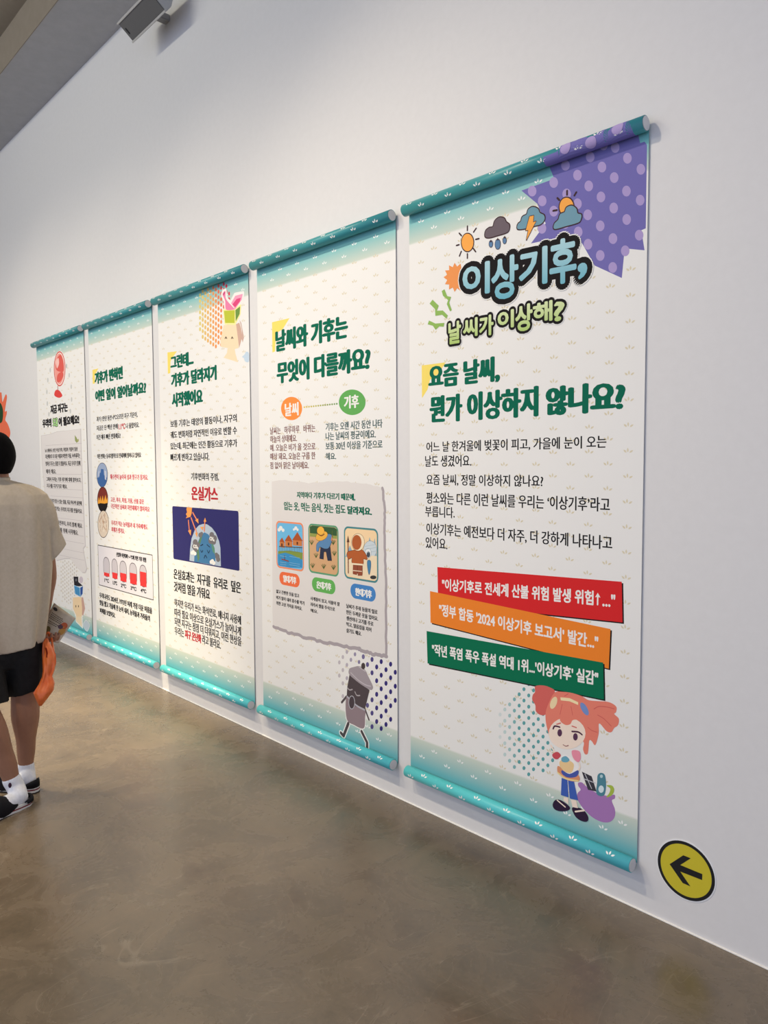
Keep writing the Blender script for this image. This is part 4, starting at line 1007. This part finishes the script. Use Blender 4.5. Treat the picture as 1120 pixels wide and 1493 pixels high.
torso = fold(loft(rr_, 72), len(rr_), 72, .001, .024, 4)
torso.verts.ensure_lookup_table()
for i in range(72):                                  # hem dips towards the left
    for r in range(len(rr_)-5, len(rr_)):
        v = torso.verts[r*72+i]; u = (v.co+PL-PJ(60, 935, 0)).dot(DL); v.co.z -= .03*max(0, u/.2)*(r-len(rr_)+6)/5
slR = limb([(PJ(30, 724, .0), .07), (PJ(57, 742, .01), .074), (PJ(70, 775, .02), .066), (PJ(77, 800, .025), .062)], 24)
slL = limb([(PJ(-40, 724, .0), .07), (PJ(-67, 742, .0), .074), (PJ(-80, 775, .02), .066), (PJ(-88, 800, .02), .062)], 24)
def cone(p0, r0, p1, r1, tiltv):
    d = (p1-p0).normalized(); x = (XI-d*XI.dot(d)).normalized(); y = d.cross(x)
    return loft([(p0, x*r0, y*r0), (p0.lerp(p1, .5), x*(r0+r1)/2, y*(r0+r1)/2), (p1, x*r1+tiltv, y*r1)], 24)
cR = cone(PJ(60, 744, .013), .060, PJ(80.5, 811, .03), .054, Z*.045); cL = cone(PJ(-70, 744, .01), .060, PJ(-91, 811, .03), .054, -Z*.045)
sh = skin_over('t_shirt', [torso, limb([(PJ(26, 722, .0), .062), (PJ(54, 741, .01), .074), (PJ(64, 762, .015), .066)], 24), limb([(PJ(-36, 722, .0), .062), (PJ(-64, 741, .0), .074), (PJ(-74, 762, .01), .066)], 24), cR, cL], SHM, .005, per, 2, .4)
sh['label'] = 'loose beige T-shirt'
o = from_bm('collar', loft([(PJ(-5, 700, 0), XI*.058, DA*.058), (PJ(-5, 697, 0), XI*.058, DA*.058), (PJ(-5, 695.5, 0), XI*.054, DA*.054), (PJ(-5, 703, 0), XI*.05, DA*.05)], 32, False), SHM, per, True)
# shorts
BLK = noise_mat('black_shorts_cloth', (18, 17, 17), (27, 26, 26), 40, .8, .05)
def leg_cloth(hp, pxb, pyb, ddb, r0, rb, tilt):
    q = PJ(pxb, pyb, ddb); return loft([(hp+Z*.05, XI*r0, DA*r0), (hp.lerp(q, .4), XI*(r0+.004), DA*(r0+.004)), (q, XI*rb+Z*tilt, DA*rb)], 40)
pel = loft([ell_row(-4, 915, .165, .105), ell_row(-4, 935, .178, .115), ell_row(-3, 955, .186, .12), ell_row(-2, 970, .16, .11)], 40)
lgR = leg_cloth(PJ(28, 935, 0), 38, 1006, -.005, .098, .084, .018); lgL = leg_cloth(PJ(-34, 935, -.03), -27, 1019, -.12, .098, .112, -.02)
fold(lgR, 3, 40, .002, .004, 8); fold(lgL, 3, 40, .002, .005, 9)
o = skin_over('shorts', [pel, lgR, lgL], BLK, .006, per, 3, .4); o['label'] = 'black knee-length shorts'
# socks, shoes
SOCK = noise_mat('white_ribbed_sock', (222, 222, 226), (236, 236, 240), 120, .8, .2, stretch=(1, 1, .05))
def sock(top, rt, an, heel, toe, lift):
    ax = (toe-heel).normalized()
    return [limb([(top, rt), (an, rt*.98), (heel+ax*.045+Z*lift, .040)], 24), limb([(heel+ax*.035+Z*(lift-.008), .034), (heel.lerp(toe, .5)+Z*.012, .037), (toe-ax*.05, .03)], 20)]
o = skin_over('sock', sock(PJ(38, 1116, 0), .037, PJ(40, 1130, 0), heelR, toeR, .035), SOCK, .004, per); o['label'] = 'white ankle sock on the far foot'
sR = o
o = skin_over('sock', sock(anL+Z*.0, .040, PJ(24, 1150, -.175), heelL, toeL, .03), SOCK, .004, per); o['label'] = 'white ankle sock on the near foot'
sL = o
mk = PJ(14.5, 1145, -.222)-PL
bm = bmesh.new(); bmesh.ops.create_uvsphere(bm, u_segments=12, v_segments=8, radius=.010)
for v in bm.verts: v.co = mk+XI*v.co.x*.7+Z*v.co.z*1.2+DA*v.co.y*.8
o = from_bm('sock_motif', bm, mat((58, 36, 52)), sL, True); o['label'] = 'small dark embroidered mark'
def shoe(heel, toe, pitch_lift):
    ax = (toe-heel); L = ax.length; ax.normalize(); up = (Z-ax*Z.dot(ax)).normalized(); sd = ax.cross(up)
    L += .03; h0_ = heel-ax*.018-up*.03
    def outline(sc_, z):
        pts = []
        for u, w_ in ((0, .0), (.02, .018), (.08, .032), (.25, .038), (.45, .040), (.65, .047), (.8, .046), (.92, .034), (.98, .018), (1, 0)):
            pts.append((u, w_))
        full = [(u, w_) for u, w_ in pts]+[(u, -w_) for u, w_ in reversed(pts[1:-1])]
        return [h0_+ax*(L*(.5+(u-.5)*sc_))+sd*w_*sc_+up*z-PL for u, w_ in full]
    def ringmesh(levels):
        bm = bmesh.new(); rg = [[bm.verts.new(p) for p in outline(s_, z)] for s_, z in levels]
        for r0, r1 in zip(rg, rg[1:]):
            for i in range(len(r0)): bm.faces.new((r0[i], r0[(i+1) % len(r0)], r1[(i+1) % len(r0)], r1[i]))
        bm.faces.new(rg[0]); bm.faces.new(rg[-1]); return bm
    sole = from_bm('slip_on_shoe', ringmesh([(.98, 0), (1.0, .006), (1.0, .030), (.97, .034)]), mat((216, 212, 206), .6), per, False)
    sole['label'] = 'black slip-on shoe with white sole'
    k = from_bm('outsole', ringmesh([(.97, -.004), (1.004, -.002), (1.004, .006)]), mat((40, 36, 36), .7), sole); k['label'] = 'dark tread'
    k = from_bm('sole_stripe', ringmesh([(1.002, .016), (1.004, .018), (1.004, .020), (1.002, .022)]), mat((120, 40, 48), .6), sole); k['label'] = 'dark red line'
    # heel wall and toe vamp
    bm = bmesh.new(); rows_ = []
    for t in range(0, 13):
        th = math.radians(90+15*t)      # round the heel
        p = h0_+ax*(.045+.045*math.cos(th))+sd*(.038*math.sin(th)); hgt = (.008+.026*max(0, -math.cos(th))**.7)*(1 if pitch_lift == 0 else .45)
        rows_.append([bm.verts.new(p+up*z-PL+q*.003) for z, q in ((.028, ax*0), (.034+hgt*.5, -ax*0), (.034+hgt, ax*1), (.030+hgt, ax*3))])
    for a_, b_ in zip(rows_, rows_[1:]):
        for i in range(3): bm.faces.new((a_[i], a_[i+1], b_[i+1], b_[i]))
    k = from_bm('heel_wall', bm, mat((28, 27, 30), .6), sole, True); md = k.modifiers.new('t', 'SOLIDIFY'); md.thickness = .006
    rows2 = []
    for u, w_, hh in ((.30, .038, .028), (.42, .042, .05), (.55, .047, .066), (.72, .049, .056), (.86, .044, .042), (.95, .028, .03), (.99, .012, .018)):
        rows2.append((h0_+ax*(L*u)+up*.03, sd*w_, up*hh))
    k = from_bm('vamp', loft(rows2, 20), mat((28, 27, 30), .6), sole, True)
    return sole
shoe(heelR, toeR, 0); shoe(heelL-Z*.002, toeL, .03)

# ------------------------------------------------------------------ leaflet in the hand
lf0 = PJ(82, 915, .02)
leaf = empty('leaflet', lf0, 'printed paper leaflet held in the walking person\'s right hand', 'leaflet')
TLc, TRc, BRc, BLc = PJ(79, 879, .10), PJ(110.5, 901.5, .05), PJ(85, 938, .045), PJ(55, 928, .09)
def lpt(u, v, off=0.):
    p = TLc*(1-u)*(1-v)+TRc*u*(1-v)+BRc*u*v+BLc*(1-u)*v
    nrm = (TRc-TLc).cross(BLc-TLc).normalized()
    if nrm.dot(DA) > 0: nrm = -nrm
    return p+nrm*(.012*math.sin(math.pi*u)*(.4+v)+off)-lf0
def lgrid(name, u0, u1, v0, v1, m, off, parent, nu=10, nv=10, thick=0.):
    bm = bmesh.new(); g_ = [[bm.verts.new(lpt(u0+(u1-u0)*i/nu, v0+(v1-v0)*j/nv, off)) for j in range(nv+1)] for i in range(nu+1)]
    for i in range(nu):
        for j in range(nv): bm.faces.new((g_[i][j], g_[i+1][j], g_[i+1][j+1], g_[i][j+1]))
    return bm
bm = lgrid('sheet', 0, 1, 0, 1, None, 0, leaf)
o = from_bm('sheet', bm, noise_mat('leaflet_paper', (188, 172, 146), (214, 202, 182), 14, .7), leaf, True)
md = o.modifiers.new('t', 'SOLIDIFY'); md.thickness = .0012
bm = bmesh.new()
for k, (v0, u0, u1) in enumerate(((.24, .10, .62), (.29, .10, .68), (.34, .10, .60), (.39, .10, .66), (.47, .12, .58), (.52, .12, .52))):
    u = u0
    while u < u1:
        w_ = rp.uniform(.03, .07); q = [bm.verts.new(lpt(a_, b_, .0022)) for a_, b_ in ((u, v0), (u+w_, v0), (u+w_, v0+.022), (u, v0+.022))]; bm.faces.new(q); u += w_+.018
o = from_bm('printed_lines', bm, mat((84, 70, 60)), leaf)
def blob(name, cu, cv, ru, rv, m, off, lab=None):
    bm = bmesh.new(); bm.faces.new([bm.verts.new(lpt(cu+ru*math.cos(t), cv+rv*math.sin(t), off)) for t in [2*math.pi*i/18 for i in range(18)]])
    o = from_bm(name, bm, m, leaf)
    if lab: o['label'] = lab
blob('printed_oval', .16, .12, .10, .045, mat((58, 54, 52)), .0024, 'small dark oval')
blob('printed_picture', .80, .40, .13, .11, mat((196, 104, 72)), .0023, 'coloured picture'); blob('printed_picture', .70, .48, .10, .07, mat((104, 84, 92)), .0025, 'coloured picture')
blob('printed_picture', .84, .58, .12, .16, mat((196, 150, 82)), .0022, 'coloured picture'); blob('printed_picture', .28, .72, .14, .10, mat((120, 108, 66)), .0024, 'coloured picture'); blob('printed_picture', .62, .86, .12, .09, mat((62, 52, 50)), .0024, 'coloured picture')

# ------------------------------------------------------------------ orange bag on the wrist
bg0 = PJ(68, 960, -.03)
bag = empty('carrier_bag', bg0, 'orange plastic carrier bag hanging beside the black shorts', 'bag')
BAGM = noise_mat('orange_plastic', (214, 92, 34), (234, 122, 56), 16, .38, .12, spec=.5)
rows = []
for py, x0, x1, dep, dd in ((931, 66, 69.5, .012, .0), (937, 62.5, 72, .02, -.01), (946, 62, 76.5, .024, -.02), (955, 62, 80.5, .026, -.03), (966, 62.5, 81, .028, -.04), (977, 63, 79, .026, -.05), (986, 62, 76, .024, -.06), (997, 57, 79, .026, -.075), (1008, 50, 77, .026, -.09), (1018, 53, 69.5, .022, -.095), (1025, 55.5, 64, .014, -.095), (1029, 57, 61, .006, -.095)):
    ctr = PJ((x0+x1)/2, py, dd-.045); rows.append((ctr, XI*((x1-x0)/2/PXM), DA*dep))
rr2 = []
for (p0, a0, b0), (p1, a1, b1_) in zip(rows, rows[1:]):
    for k in range(3): t = k/3; rr2.append((p0.lerp(p1, t), a0.lerp(a1, t), b0.lerp(b1_, t)))
rr2.append(rows[-1])
bm = loft(rr2, 36)
bm.verts.ensure_lookup_table()
for r in range(len(rr2)):
    for i in range(36):
        th = 2*math.pi*i/36; v = bm.verts[r*36+i]; v.co += DA*(.007*math.sin(3*th+r*.35)+.004*math.sin(7*th-r*.2))*math.sin(math.pi*min(1, r/len(rr2)+.08))
for v in bm.verts: v.co += PL-bg0
o = from_bm('pouch', bm, BAGM, bag, True)
def tube(name, pts, r, m, parent, org):
    b_ = limb([(p, r) for p in pts], 10)
    for v in b_.verts: v.co += PL-org
    return from_bm(name, b_, m, parent, True)
tube('handle', [PJ(63.5, 948, -0.065), PJ(66, 932, .02), PJ(70, 922, .03), PJ(75, 930, .02), PJ(77, 948, -0.065)], .005, BAGM, bag, bg0)
tube('handle', [PJ(65, 950, -0.045), PJ(68, 934, .045), PJ(72, 926, .055), PJ(76, 936, .04), PJ(78, 950, -0.045)], .005, BAGM, bag, bg0)
o = tube('handle_slot', [PJ(67, 945, -0.093), PJ(68.5, 952, -0.099), PJ(68.5, 958, -0.105)], .0035, mat((120, 34, 18)), bag, bg0); o['label'] = 'dark red slot'
